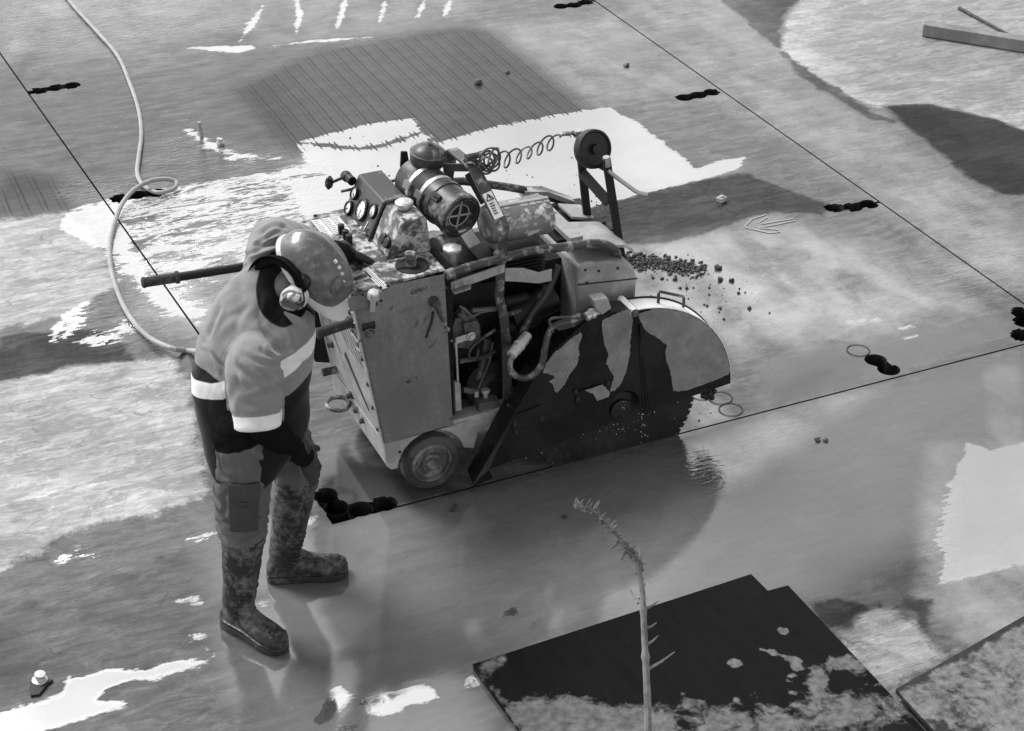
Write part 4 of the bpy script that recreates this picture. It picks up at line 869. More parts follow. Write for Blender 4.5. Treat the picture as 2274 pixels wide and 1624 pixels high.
# front half
arc = [(gc.x + gr * math.cos(a), gc.z + gr * math.sin(a)) for a in np.linspace(R(88), R(2), 30)]
fgp = [gq(1430, 917), gq(1424, 830), gq(1409, 700)] + arc + [gq(1622, 852)]
o = MB(); o.xz(fgp, yg0, yg0 + .006); o.xz(fgp, yg1 - .006, yg1)
front_g = o.build("blade_guard_front", M['wet_guard'], saw, .0015)
o = MB()
for a_, b_ in zip(arc[:-1], arc[1:]): o.prism([(a_[0], yg0 + .0, a_[1]), (b_[0], yg0 + .0, b_[1]), (b_[0], yg1, b_[1]), (a_[0], yg1, a_[1])], (-.003 * (a_[0] - gc.x) / gr, 0, -.003 * (a_[1] - gc.z) / gr))
o.build("guard_rim", M['pale_guard'], front_g)
o = MB()
for a_, b_ in zip(arc[:-1], arc[1:]): o.tube([V(gc.x + (a_[0] - gc.x) * 1.006, yg1, gc.z + (a_[1] - gc.z) * 1.006), V(gc.x + (b_[0] - gc.x) * 1.006, yg1, gc.z + (b_[1] - gc.z) * 1.006)], .004, 6, caps=False)
o.build("rim_bead", M['black'], front_g)
inner = [(gc.x + (gr - .004) * math.cos(a), gc.z + (gr - .004) * math.sin(a)) for a in np.linspace(R(80), R(9), 24)]
sheet(inner + g4([(1895, 790), (1840, 815), (1750, 850), (1640, 890), (1565, 905), (1530, 900), (1520, 820), (1510, 770), (1485, 700), (1478, 660), (1490, 600), (1440, 560), (1370, 520), (1340, 490), (1310, 430), (1296, 400)]), yg0, .0022, 21, 4).build("dry_patch", M['dry_guard'], front_g, smooth=0)
o = MB(); o.tube([V(*gq(1412, 700))[:1] and V(gq(1408, 694)[0], yg0 - .005, gq(1408, 694)[1]), V(gq(1408, 694)[0], yg1 + .02, gq(1408, 694)[1])], .017, 18); hg = o.build("guard_hinge", M['pale_guard'], saw)
o = MB(); c = V(gq(1408, 694)[0], yg0 - .006, gq(1408, 694)[1]); o.bolt(c, (0, -1, 0), .011); o.build("hinge_bolt", M['hub'], hg)
o = MB()
for k in range(-1, 2): o.bar(V(gq(1418, 720)[0] + k * .0, yg0 - .002, gq(1418, 720)[1]), V(gq(1435, 905)[0] + k * .014, yg0 - .002, gq(1435, 905)[1]), (1, 0, 0), .004, .003)
o.build("guard_fold", M['wet_guard'], front_g)
h0, h1 = A(1462, 668, y=-.01), A(1518, 676, y=-.01)
o = MB(); o.tube([h0 + V(0, 0, -.012), h0 + V(.0, 0, .03), h0 + V(.006, 0, .038), h1 + V(-.006, 0, .036), h1 + V(0, 0, .028), h1 + V(0, 0, -.012)], .006, 10); o.build("guard_handle", M['tube'], front_g)
# mud hanging from the guard mouth
# blade
bc = V(1.185, 0, .205); o = MB(); br = .345
n = 72; ring = []
for j in range(n):
    for (da, k_) in ((-.032, 1.0), (.028, 1.0), (.034, .965), (.052, .965)):
        a_ = 2 * math.pi * j / n + da * .85 + .02; ring.append((bc.x + br * k_ * math.cos(a_), bc.z + br * k_ * math.sin(a_)))
o.xz(ring, -.0035, .0035); o.lathe([(.075, 0), (.075, .014), (.045, .016), (.045, .030), (.02, .034), (0, .034)], bc, (0, -1, 0), 32); o.build("saw_blade", M['blade'], saw)
o = MB(); o.cyl(bc, bc + V(0, .3, .02), .03); o.build("blade_shaft", M['engine'], saw)
# water fitting, lever, ball valve and looped hose on the guard
o = MB(); p0, p1 = A(1300, 705, y=-.03), A(1330, 690, y=-.02)
o.cyl(p0, p1, .018); o.cyl(p0.lerp(p1, .35), p0.lerp(p1, .55), .023); o.build("hose_coupling", M['zinc'], rear_g)
o = MB(); o.prism([A(1318, 668, y=-.055), A(1350, 662, y=-.055), A(1358, 685, y=-.055), A(1338, 700, y=-.055), A(1326, 690, y=-.055)], (0, .05, 0)); o.build("spray_block", M['hose'], rear_g, .003)
o = MB(); o.tube([A(1290, 703, y=-.02), A(1268, 704, y=-.03), A(1224, 708, y=-.05), A(1222, 722, y=-.055), A(1228, 738, y=-.055)], .006, 8, smooth=4); o.prism([A(1290, 700, y=-.03), A(1302, 704, y=-.03), A(1296, 722, y=-.03), A(1240, 735, y=-.03), A(1236, 728, y=-.03)], (0, .02, 0)); o.build("guard_lever", M['tube'], rear_g, .002)
o = MB(); v0, v1 = A(1135, 790, y=-.02), A(1172, 744, y=.04); d_ = v1 - v0
for t0, t1, r_ in ((0, .22, .020), (.22, .45, .022), (.50, .80, .022), (.80, 1, .019)): o.cyl(v0 + d_ * t0, v0 + d_ * t1, r_, n=22)
vl = o.build("ball_valve", M['zinc'], saw, .002)
o = MB(); o.cyl(v0 + d_ * .44, v0 + d_ * .51, .0235, n=22); o.build("valve_ring", M['label'], vl)
o = MB(); hp = [v0 + d_ * .05, A(1131, 815, y=-.04), A(1142, 832, y=-.055), A(1162, 840, y=-.065), A(1185, 832, y=-.07), A(1202, 810, y=-.07), A(1210, 775, y=-.065), A(1218, 742, y=-.05), A(1235, 722, y=-.03), A(1290, 708, y=-.02)]
o.tube(hp, .0125, 12, smooth=6); o.build("water_hose", M['tube'], saw)
# handlebars
for (t0, t1, gpt) in ((A(318, 628, y=.655), V(.20, .655, .77), .0), (A(706, 741, y=.12), V(.20, .12, .775), .0)):
    d_ = (t1 - t0).normalized(); o = MB(); o.cyl(t0, t1, .0165); hb = o.build("handlebar", M['black'], saw)
    o = MB(); o.lathe([(.015, 0), (.021, .004), (.021, .012), (.019, .016), (.0195, .125), (.024, .128), (.024, .140), (.017, .142)], t0 - d_ * .006, d_, 22); o.build("hand_grip", M['rubber'], hb)
o = MB(); o.cyl((.17, .08, .775), (.22, .08, .775), .03); o.build("bar_collar", M['black'], saw)
# front guide: A frame of flat bars folded up, guide wheel between them
f0, f1 = A(1377, 552, y=.27), A(1346, 352, y=.25); g0, g1 = A(1304, 480, y=.43), A(1284, 292, y=.42)
def vec2(a_, b_): return (b_ - a_)
o = MB(); o.bar(f0 + (f0 - f1) * .12, f1, (1, 0, .2), .032, .014); o.bar(g0 + (g0 - g1) * .25, g1.lerp(g0, .12), (1, 0, .2), .032, .014); o.bar(A(1352, 450, y=.262), A(1292, 383, y=.42), (.6, 0, .8), .040, .012)
arm = o.build("guide_arm", M['black'], saw, .002, split=True)
o = MB(); o.cyl(g1.lerp(g0, .22), g1 + V(0, 0, .004), .013); o.cyl(f1.lerp(f0, .08), f1 + V(0, 0, .006), .013); o.build("arm_pin", M['steel'], arm, split=True)
wc = A(1316, 331, y=.335); wx = V(.16, -.92, .30).normalized()
o = MB(); o.lathe([(0, -.022), (.064, -.023), (.074, -.019), (.076, 0), (.074, .019), (.066, .023), (.062, .015), (.02, .013), (.018, .03), (.008, .032), (0, .032)], wc, wx, 44); o.build("guide_wheel", M['black'], saw)
o = MB(); o.cyl(g1.lerp(g0, .28), f1.lerp(f0, .14), .008); o.build("guide_axle", M['black'], saw)
o = MB(); o.tube([A(1350, 378, y=.25), A(1366, 392, y=.24), A(1410, 424, y=.21), A(1420, 429, y=.205), A(1437, 432, y=.20)], [.009, .009, .009, .009, .006, ] if False else .0085, 10); o.build("guide_lever", M['steel'], saw)
o = MB(); a_ = A(1282, 306, y=.42); o.bar(a_, A(1270, 292, y=.44), (0, 0, 1), .014, .006); o.build("cable_tab", M['steel'], arm)
# coiled cable from the bail crown to the guide
o = MB(); k0, k1 = A(1090, 362, y=.30), A(1240, 306, y=.40); pts = []
sag = -.015; turns = 6.0; n = 150
axc = (k1 - k0).normalized(); uu = V(0, 0, 1); uu = (uu - axc * uu.dot(axc)).normalized(); ww = axc.cross(uu)
for i in range(n + 1):
    t_ = i / n; c = k0.lerp(k1, t_ ** .9) + V(0, 0, sag * math.sin(math.pi * t_)); rad = .026 + .004 * math.sin(9 * t_); rad *= min(1, (1 - t_) * 10) * min(1, .3 + t_ * 8)
    an = 2 * math.pi * turns * t_ + 1.2; pts.append(c + (uu * math.cos(an) + ww * math.sin(an) * .8) * rad + axc * .018 * math.cos(an))
pts += [A(1255, 296, y=.41), A(1266, 296, y=.415), A(1282, 303, y=.42)]
o.tube(pts, .0038, 7); 
for k, (u, v, r_) in enumerate(((1088, 352, .040), (1083, 358, .037), (1092, 360, .034), (1080, 368, .030), (1096, 350, .036), (1076, 374, .032))):
    c = A(u, v, y=.24 + .02 * (k % 3)); a1 = Vector((math.cos(k * 1.1), .5 * math.sin(k), .9)).normalized(); b1 = a1.cross(V(.3 + .1 * k, -.9, .35 - .15 * k)).normalized(); a1 = a1 - b1 * a1.dot(b1); a1.normalize()
    o.tube([c + (a1 * math.cos(z_) + b1 * math.sin(z_)) * r_ for z_ in np.linspace(0, 2 * math.pi, 26, endpoint=False)], .0042, 7, closed=True)
o.tube([A(1080, 372, y=.26), A(1062, 362, y=.27), A(1045, 352, y=.28), A(1030, 358, y=.29)], .010, 8, smooth=4); o.tube([A(1035, 350, y=.27), A(1060, 345, y=.28), A(1075, 340, y=.28)], .012, 8)
o.build("coiled_cable", M['tube'], saw)
o = MB(); o.cyl(A(1252, 297, y=.408), A(1266, 297, y=.415), .009); o.build("cable_plug", M['steel'], saw)
# ------------------------------------------------------------------ worker leaning over the saw
man = thing("person", "worker in hard hat, ear defenders and hi-vis shirt bending to watch the saw blade", "person", (-.36, -.40, 0))
def nz(p, s_, seed=0.): return mnoise.noise(Vector(p) * s_ + Vector((seed, seed * 1.7, -seed)))
def fold(p, s_, k, seed=0., aniso=1.):
    """sharp crease lines"""
    n_ = mnoise.noise(Vector((p.x, p.y, p.z * aniso)) * s_ + Vector((seed, -seed, seed * .5))); return -k * max(0., 1 - abs(n_) * 7)
def proj(p):
    d_ = p - CAM; z_ = d_.dot(FW); return 1137 + 4000 * d_.dot(RT) / z_, 812 - 4000 * d_.dot(UP) / z_
def crease(p, n_, lines):
    """long cloth folds: a valley with a soft ridge beside it"""
    if n_.dot(CAM - p) < 0: return 0.
    u, v = proj(p); a = 0.
    for u0, v0, u1, v1, w_, k in lines:
        ex, ey = u1 - u0, v1 - v0; L2 = ex * ex + ey * ey; t = ((u - u0) * ex + (v - v0) * ey) / L2
        if -.15 < t < 1.15:
            s_ = ((u - u0) * ey - (v - v0) * ex) / math.sqrt(L2) + 6 * math.sin(t * 3.1 + u0)
            if abs(s_) < 4 * w_: a += k * min(1, max(0, min(t + .15, 1.15 - t) * 5)) * (-math.exp(-(s_ / w_) ** 2) + .8 * math.exp(-((s_ - 1.7 * w_) / w_) ** 2))
    return a
zc = lambda L_: [((473 + a * .5094) * .752, (591 + b_ * .5094) * .752, (473 + c * .5094) * .752, (591 + d * .5094) * .752, w_, k) for a, b_, c, d, w_, k in L_]
zt = lambda L_: [((520 + a * .511) * .752, (1150 + b_ * .511) * .752, (520 + c * .511) * .752, (1150 + d * .511) * .752, w_, k) for a, b_, c, d, w_, k in L_]
SHIRT_LINES = zc([(500, 890, 650, 960, 6, .006), (470, 960, 610, 1110, 7, .008), (520, 1130, 670, 1120, 6, .007), (430, 1050, 560, 1190, 6, .006), (600, 850, 645, 930, 5, .007), (420, 900, 440, 1060, 7, .005), (560, 1000, 680, 1060, 5, .006),
    (600, 700, 660, 880, 7, .008), (560, 560, 590, 680, 6, .006), (330, 620, 285, 800, 6, .006), (255, 800, 340, 960, 5, .008), (390, 430, 650, 330, 5, .007), (430, 380, 680, 285, 5, .007), (470, 320, 690, 250, 5, .007), (590, 190, 720, 150, 5, .007), (570, 240, 700, 195, 5, .007), (560, 285, 690, 225, 5, .006), (300, 560, 380, 470, 8, .005),
    (650, 1080, 790, 1030, 6, .007), (690, 1000, 830, 920, 6, .006), (660, 960, 800, 880, 6, .006), (740, 760, 800, 860, 6, .006), (230, 870, 330, 1000, 6, .007), (700, 700, 720, 830, 6, .005), (480, 620, 450, 760, 8, .004)])
TROUSER_LINES = zt([(240, 400, 300, 510, 4, .010), (225, 500, 270, 545, 4, .008), (170, 260, 235, 440, 5, .007), (310, 600, 265, 720, 6, .007), (520, 570, 640, 430, 6, .008), (330, 740, 500, 765, 5, .008), (270, 790, 550, 770, 5, .008), (350, 350, 520, 430, 6, .006), (560, 480, 530, 740, 6, .007), (190, 440, 250, 650, 5, .007), (240, 720, 340, 770, 5, .008), (740, 320, 850, 250, 5, .008), (750, 350, 860, 330, 5, .007)])
def solid(mb, name, mt, parent, vox=.009, smooth=8, deform=None, attrs=None, keep=None):
    """fuse the overlapping pieces into one continuous skin"""
    me = mb.mesh(name, [], 0); ob = bpy.data.objects.new(name, me); col.objects.link(ob)
    r = ob.modifiers.new("r", 'REMESH'); r.mode = 'VOXEL'; r.voxel_size = vox
    if smooth: sm = ob.modifiers.new("s", 'SMOOTH'); sm.iterations = smooth; sm.factor = .5
    dg = bpy.context.evaluated_depsgraph_get(); me2 = bpy.data.meshes.new_from_object(ob.evaluated_get(dg)); bpy.data.objects.remove(ob)
    me2.name = name
    if deform:
        nr = [v.normal.copy() for v in me2.vertices]
        for v, n_ in zip(me2.vertices, nr): v.co = deform(v.co.copy(), n_)
    if keep:
        b = bmesh.new(); b.from_mesh(me2); bmesh.ops.delete(b, geom=[v for v in b.verts if not keep(v.co)], context='VERTS'); b.to_mesh(me2); b.free()
    for nm, fn in (attrs or {}).items():
        at = me2.attributes.new(nm, 'FLOAT', 'POINT'); at.data.foreach_set('value', np.array([fn(v.co) for v in me2.vertices], np.float32))
    me2.materials.append(mt); me2.shade_smooth()
    return put(name, me2, parent)
def cloth_mat(name, base, band=None, band2=None, var=.18, mud=.0, mudc=.2, seam=None):
    """woven cloth; attribute bands carry the sewn tapes and panels"""
    mt = bpy.data.materials.new(name); mt.use_nodes = True; t = mt.node_tree; b = t.nodes['Principled BSDF']; L = t.links.new
    tc = N(t, 'ShaderNodeTexCoord')
    n1 = N(t, 'ShaderNodeTexNoise', i_Scale=9., i_Detail=7., i_Roughness=.65); L(tc.outputs['Object'], n1.inputs['Vector'])
    n2 = N(t, 'ShaderNodeTexNoise', i_Scale=420., i_Detail=2.); L(tc.outputs['Object'], n2.inputs['Vector'])
    v = N(t, 'ShaderNodeMapRange', i_1=.3, i_2=.7, i_3=base * (1 - var), i_4=base * (1 + var)); L(n1.outputs[0], v.inputs[0]); cur = v.outputs[0]
    mm = N(t, 'ShaderNodeMapRange', i_1=.56, i_2=.68, i_3=0., i_4=mud); L(n1.outputs[0], mm.inputs[0])
    mx = N(t, 'ShaderNodeMix', data_type='FLOAT'); L(mm.outputs[0], mx.inputs[0]); L(cur, mx.inputs[2]); mx.inputs[3].default_value = mudc; cur = mx.outputs[0]
    for nm, val in (band or []):
        a = N(t, 'ShaderNodeAttribute', attribute_name=nm); st = N(t, 'ShaderNodeMapRange', i_1=-.0015, i_2=.0015, i_3=0., i_4=1.); L(a.outputs['Fac'], st.inputs[0])
        mx = N(t, 'ShaderNodeMix', data_type='FLOAT'); L(st.outputs[0], mx.inputs[0]); L(cur, mx.inputs[2])
        vv = N(t, 'ShaderNodeMapRange', i_1=.3, i_2=.7, i_3=val * .85, i_4=min(.9, val * 1.12)); L(n1.outputs[0], vv.inputs[0]); L(vv.outputs[0], mx.inputs[3]); cur = mx.outputs[0]
    cc = N(t, 'ShaderNodeCombineColor')
    for i in range(3): L(cur, cc.inputs[i])
    L(cc.outputs[0], b.inputs['Base Color']); b.inputs['Roughness'].default_value = .85; b.inputs['Specular IOR Level'].default_value = .06
    b.inputs['Sheen Weight'].default_value = .15 if base > .1 else 0.
    bp = N(t, 'ShaderNodeBump', i_Strength=.12, i_Distance=.002); n3 = N(t, 'ShaderNodeTexNoise', i_Scale=26., i_Detail=4., i_Roughness=.55, i_Distortion=1.6); L(tc.outputs['Object'], n3.inputs['Vector'])
    ab = N(t, 'ShaderNodeMath', operation='SUBTRACT'); L(n3.outputs[0], ab.inputs[0]); ab.inputs[1].default_value = .5; a2 = N(t, 'ShaderNodeMath', operation='ABSOLUTE'); L(ab.outputs[0], a2.inputs[0])
    a3 = N(t, 'ShaderNodeMath', operation='MULTIPLY_ADD'); L(a2.outputs[0], a3.inputs[0]); a3.inputs[1].default_value = 9.; L(n2.outputs[0], a3.inputs[2]); L(a3.outputs[0], bp.inputs['Height']); L(bp.outputs[0], b.inputs['Normal'])
    return mt
M['skin'] = mat('skin', .10, .5, 0, .2, .22, 14, .1, .15)
M['shirt'] = cloth_mat('hi_vis_cloth', .195, [('black_lower', .008), ('tape', .62), ('hem_black', .008), ('yoke_seam', .12)])
M['sleeve'] = cloth_mat('hi_vis_sleeve', .17, [('tape', .66), ('tape_edge', .10)])
M['trouser'] = cloth_mat('work_trousers', .09, [('dark_yoke', .006)], mud=.5, mudc=.14)
M['undershirt'] = cloth_mat('black_undershirt', .005)
M['glove'] = mat('black_glove', .020, .6, 0, .5, .08, 25, .3, .4, thr=.57)
M['boot'] = mat('muddy_rubber_boot', .016, .36, 0, .8, .15, 15, .35, .5, thr=.44, soft=.28)
M['sole'] = mat('boot_sole', .022, .6, 0, .7, .11, 9, .25, .4, thr=.5)
M['helmet'] = mat('scuffed_helmet', .082, .36, 0, .55, .24, 34, .2, .3, thr=.50, coat=.3, soft=.22)
M['helmet_pale'] = mat('helmet_peak', .42, .35, 0, .5, .30, 14, .1, .2, thr=.55, coat=.3)
M['cup'] = mat('ear_cup_shell', .08, .22, .2, .7, .6, 22, .2, .5, thr=.52, coat=.6)

# skeleton
HR, HL = V(-.41, -.395, .79), V(-.295, -.25, .80)
KR, KL = V(-.455, -.455, .45), V(-.185, -.21, .44)
AR, AL = V(-.500, -.455, .09), V(-.272, -.25, .09)
SR, SL = A(562, 812, y=-.43), V(-.175, -.085, 1.265)
ER, WR = A(586, 948, y=-.49), A(672, 1012, y=-.43)
EL, WL = V(.045, .06, 1.10), V(.185, .235, .985)
PEL = (HR + HL) / 2 + V(0, 0, .02); CH = (SR + SL) / 2
side_v = (SL - SR).normalized(); spine = (CH - PEL).normalized(); fwd = spine.cross(side_v).normalized()
if fwd.x < 0: fwd = -fwd
HC = A(684, 610, y=-.25)                                   # head centre
# head frame
hF = V(.50, -.40, -.77).normalized(); hU = (V(0, 0, 1) - hF * hF.z).normalized(); hR = hF.cross(hU).normalized()
if hR.y > 0: hR = -hR
hf = lambda f, r_, u: HC + hF * f + hR * r_ + hU * u
# ---- body: one continuous figure under the clothes
b = MB()
b.ell(HC + hU * .01, (hF * .092, hR * .074, hU * .105)); b.ell(hf(.035, 0, -.07), (hF * .062, hR * .056, hU * .062)); b.cap(hf(.085, 0, -.03), .012, hf(.10, 0, -.055), .016)   # skull, jaw, nose
b.cap(hf(.085, -.02, -.082), .009, hf(.085, .02, -.082), .009); b.ell(hf(-.005, .078, -.02), (hF * .022, hR * .010, hU * .034)); b.ell(hf(-.005, -.078, -.02), (hF * .022, hR * .010, hU * .034)); b.cap(hf(.075, -.035, -.01), .012, hf(.075, .035, -.01), .012)
nb = A(634, 640, y=-.26)
b.cap(nb + (HC - nb) * .12, .058, HC - hU * .05 - hF * .02, .056)
b.loft([(PEL - spine * .05, side_v * .13, fwd * .09), (PEL + spine * .10, side_v * .14, fwd * .09), (CH - spine * .1, side_v * .135, fwd * .09), (CH - spine * .01, side_v * .12, fwd * .07), (CH + spine * .03, side_v * .06, fwd * .05)])
for s_, e_, w_, h_, k_, a_ in ((SR, ER, WR, HR, KR, AR), (SL, EL, WL, HL, KL, AL)):
    b.cap(s_, .040, e_, .038); b.cap(e_, .038, w_, .030); b.cap(h_, .080, k_, .056); b.cap(k_, .054, a_, .028)
    b.cap(a_ - V(0, 0, .03), .02, a_ + (V(.07, -.10, -.05) if a_ is AR else V(.12, -.03, -.05)), .022)
solid(b, "body", M['skin'], man, .0075, 6)
# ---- trousers
_a, _b, _c = A(418, 832, y=-.22), A(540, 888, y=-.49), A(705, 750, y=-.36)
HEMN = (_b - _a).cross(_c - _a).normalized(); HEMN = HEMN if HEMN.z > 0 else -HEMN; HEMN = (HEMN + V(0, 0, .5)).normalized()
b = MB()
b.loft([(PEL + spine * .02, side_v * .12, fwd * .10), (PEL - spine * .02, side_v * .145, fwd * .115), (PEL - spine * .10, side_v * .150, fwd * .115), (PEL - V(0, 0, .15), side_v * .13, fwd * .10)])
b.cap(HR, .100, HR.lerp(KR, .6), .096); b.cap(HR.lerp(KR, .6), .098, KR + V(0, 0, .0), .086); b.cap(KR, .086, KR.lerp(AR, .14), .082)
b.cap(HL, .100, HL.lerp(KL, .6), .094); b.cap(HL.lerp(KL, .6), .096, KL, .083); b.cap(KL, .083, KL.lerp(AL, .12), .080)
def trouser_def(p, n_):
    a = .005 * nz(p, 9, 1) + crease(p, n_, TROUSER_LINES) + fold(p, 9, .004, 5, .6) + fold(p, 15, .003, 8, 1.5) + .002 * nz(V(p.x * .6, p.y * .6, p.z * 2.2), 17, 2)
    for k_ in (KR, KL):
        d = (p - k_).length; a += .007 * math.sin(p.z * 120 + 6 * nz(p, 7)) * math.exp(-(d / .11) ** 2)
    return p + n_ * a
tr = solid(b, "trousers", M['trouser'], man, .008, 5, trouser_def, {'dark_yoke': lambda p: (p - A(540, 1006, y=-.50)).dot(HEMN) + .006 * nz(p, 12, 3) - .14 * min(1, max(0, .5 + (p - PEL).dot(side_v) / .06))},
      keep=lambda p: (p.z > KR.z - .045 + .012 * nz(p, 20)) if (p - KR).length < (p - KL).length else p.z > KL.z - .035 + .012 * nz(p, 20))
# cargo pocket with flap and buckle on the thigh
def on_thigh(t_, a_, r_):
    c = HR.lerp(KR, t_); ax_ = (KR - HR).normalized(); o_ = (CAM - c); o_ = (o_ - ax_ * o_.dot(ax_)).normalized(); s2 = ax_.cross(o_)
    return c + (o_ * math.cos(a_) + s2 * math.sin(a_)) * r_
def patch(t0, t1, a0, a1, r_, th, n=7):
    g = MB(); vs = []; fs = []
    for i in range(n + 1):
        for j in range(n + 1):
            u_, w_ = i / n, j / n; bulge = .004 * math.sin(math.pi * u_) * math.sin(math.pi * w_)
            for rr_ in (r_ - .02, r_ + th + bulge): vs.append(on_thigh(t0 + (t1 - t0) * u_ , a0 + (a1 - a0) * w_, rr_ - .012 * (t0 + (t1 - t0) * u_)))
    ix = lambda i, j, k: (i * (n + 1) + j) * 2 + k
    for i in range(n):
        for j in range(n): fs += [(ix(i, j, 1), ix(i + 1, j, 1), ix(i + 1, j + 1, 1), ix(i, j + 1, 1))]
    for i in range(n):
        for j0 in (0, n): fs.append((ix(i, j0, 0), ix(i + 1, j0, 0), ix(i + 1, j0, 1), ix(i, j0, 1)))
        for i0 in (0, n): fs.append((ix(i0, i, 0), ix(i0, i + 1, 0), ix(i0, i + 1, 1), ix(i0, i, 1)))
    g.add(vs, fs); return g
pk = patch(.55, .98, -.55, .42, .106, .003).build("cargo_pocket", M['trouser'], tr)
fl = patch(.49, .67, -.58, .45, .105, .008).build("pocket_flap", M['trouser'], tr, .002)
patch(.66, .72, -.14, .08, .106, .013, 3).build("flap_buckle", M['rubber'], tr, .002)
# ---- hi-vis shirt: torso
b = MB()
T = [(A(540, 1003, y=-.37), .150, .085), (A(549, 990, y=-.37), .185, .135), (A(565, 925, y=-.35), .190, .185), (A(556, 850, y=-.32), .190, .192), (A(568, 775, y=-.30), .195, .192), (A(586, 708, y=-.275), .200, .168), (A(600, 660, y=-.26), .155, .125), (A(612, 640, y=-.255), .09, .08)]
b.loft([(c_, side_v * a_, fwd * d_) for c_, a_, d_ in T], 40)
b.ell(SR + V(.02, .06, .0), ((.078, 0, 0), (0, .078, 0), (0, 0, .078))); b.ell(SL + V(0, -.03, -.01), ((.088, 0, 0), (0, .088, 0), (0, 0, .088)))
b.cap(SR + V(.05, .12, .03), .072, SL + V(-.02, -.05, -.02), .085)
SC = A(573, 952, y=-.50); SLV = [(SR + V(0, .01, .0), SC, .088, .074), (SL, EL.lerp(SL, .05), .080, .066)]
for S_, E_, r0_, r1_ in SLV:
    d_ = (E_ - S_); o_ = d_.orthogonal().normalized(); q_ = d_.normalized().cross(o_)
    b.cap(S_, r0_ * .96, S_ + d_ * .3, r0_ * .97)
    b.loft([(S_ + d_ * t_, o_ * k_, q_ * k_) for t_, k_ in ((.05, r0_), (.3, r0_), (.6, (r0_ + r1_) / 2 + .003), (.8, r1_ + .003), (.97, r1_ + .004), (1., r1_))], 30)
def on_sleeve(p):
    for i, (S_, E_, r0_, r1_) in enumerate(SLV):
        d_ = E_ - S_; L_ = d_.length; d_ = d_ / L_; t_ = (p - S_).dot(d_); rad = (p - S_ - d_ * t_).length
        if L_ * .22 < t_ < L_ + .03 and rad < r0_ * 1.18: return i, t_, L_
    return None
def sleeve_sd(p):
    m_ = 9.
    for S_, E_, r0_, r1_ in SLV:
        d_ = E_ - S_; L_ = d_.length; d_ = d_ / L_; t_ = (p - S_).dot(d_); m_ = min(m_, (p - S_ - d_ * t_).length - r0_ * 1.12 + max(0, L_ * .15 - t_) * .8 + max(0, t_ - L_ - .01) * 2)
    return m_
def cuff(p):
    m_ = -9.
    for S_, E_, r0_, r1_ in SLV[:1]:
        d_ = E_ - S_; L_ = d_.length; d_ = d_ / L_; t_ = (p - S_).dot(d_); m_ = max(m_, min(t_ - (L_ - .050), L_ + .012 - t_, r1_ * 1.22 - (p - S_ - d_ * t_).length))
    return m_
tp0, tp1, tp2 = A(418, 832, y=-.22), A(540, 888, y=-.49), A(705, 750, y=-.36)
tn = (tp1 - tp0).cross(tp2 - tp0).normalized(); tn = tn if tn.z > 0 else -tn
td = lambda p: (p - tp0).dot(tn)
fc = lambda p: (p - T[3][0]).dot(fwd)
def shirt_def(p, n_):
    a = .003 * nz(p, 6, 3) + .0015 * nz(p, 18, 4) + crease(p, n_, SHIRT_LINES) + fold(p, 14, .0012, 7, .6)
    sl_ = on_sleeve(p)
    if sl_:
        S_, E_ = SLV[sl_[0]][:2]; d_ = (E_ - S_).normalized(); k_ = .3 if sl_[1] > sl_[2] - .06 else 1.
        a = k_ * (a + .002 * math.sin((sl_[1] + .35 * (p - S_).dot(d_.orthogonal().normalized())) * 95 + 6 * nz(p, 9)) + fold(V(p.x + p.z * .5, p.y, p.z * 1.3), 9, .003, 1))
        if abs(sl_[1] - sl_[2] + .058) < .004: a -= .0025
        return p + n_ * a
    dl = (p - SL).length; a += .004 * math.sin((p - SL).dot(spine) * 110 + (p - SL).dot(fwd) * 50 + 4 * nz(p, 8)) * math.exp(-(dl / .15) ** 2)
    h = td(p); a += .0025 * math.sin(h * 80 + fc(p) * 40 + 5 * nz(p, 6)) * math.exp(-((h - .10) / .10) ** 2)
    dr = (p - SR).length; a += .0015 * math.sin(dr * 95 + 4 * nz(p, 9)) * math.exp(-((dr - .16) / .07) ** 2)
    a += .0015 * math.exp(-(abs(h) / .028) ** 4)
    return p + n_ * a
def tape_(p):
    return max(cuff(p), min(sleeve_sd(p), trunk_tape(p)))
def trunk_tape(p): return .0225 - abs(td(p) + .004 * nz(p, 9, 5))
def low(p): return min(low0(p), sleeve_sd(p))
def low0(p):
    k_ = min(1, max(0, (fc(p) + .17) / .30)); return (.062 * (1 - k_) - .080 * k_ + .006 * nz(p, 9, 7)) - td(p)
def placket(p):
    if on_sleeve(p): return -1.
    q_ = (p - CH).dot(side_v); return .006 - abs(q_ + .01) if fc(p) > .05 and td(p) > .03 else -1
def neck_black(p):
    if (p - nb).length > .19 or p.z < CH.z - .12: return -1.
    u, v = proj(p); e = math.hypot((u - 626) / 58, (v - 642) / 84); return (1 - e) * .06 + .004 * nz(p, 20, 4)
shirt = solid(b, "shirt", M['shirt'], man, .007, 12, shirt_def, {'black_lower': low, 'tape': tape_, 'hem_black': lambda p: max(placket(p), neck_black(p)),
    'yoke_seam': lambda p: .0018 - min(abs((p - SR).length - .118), abs((p - SL).length - .112)) if td(p) > .05 else -1})
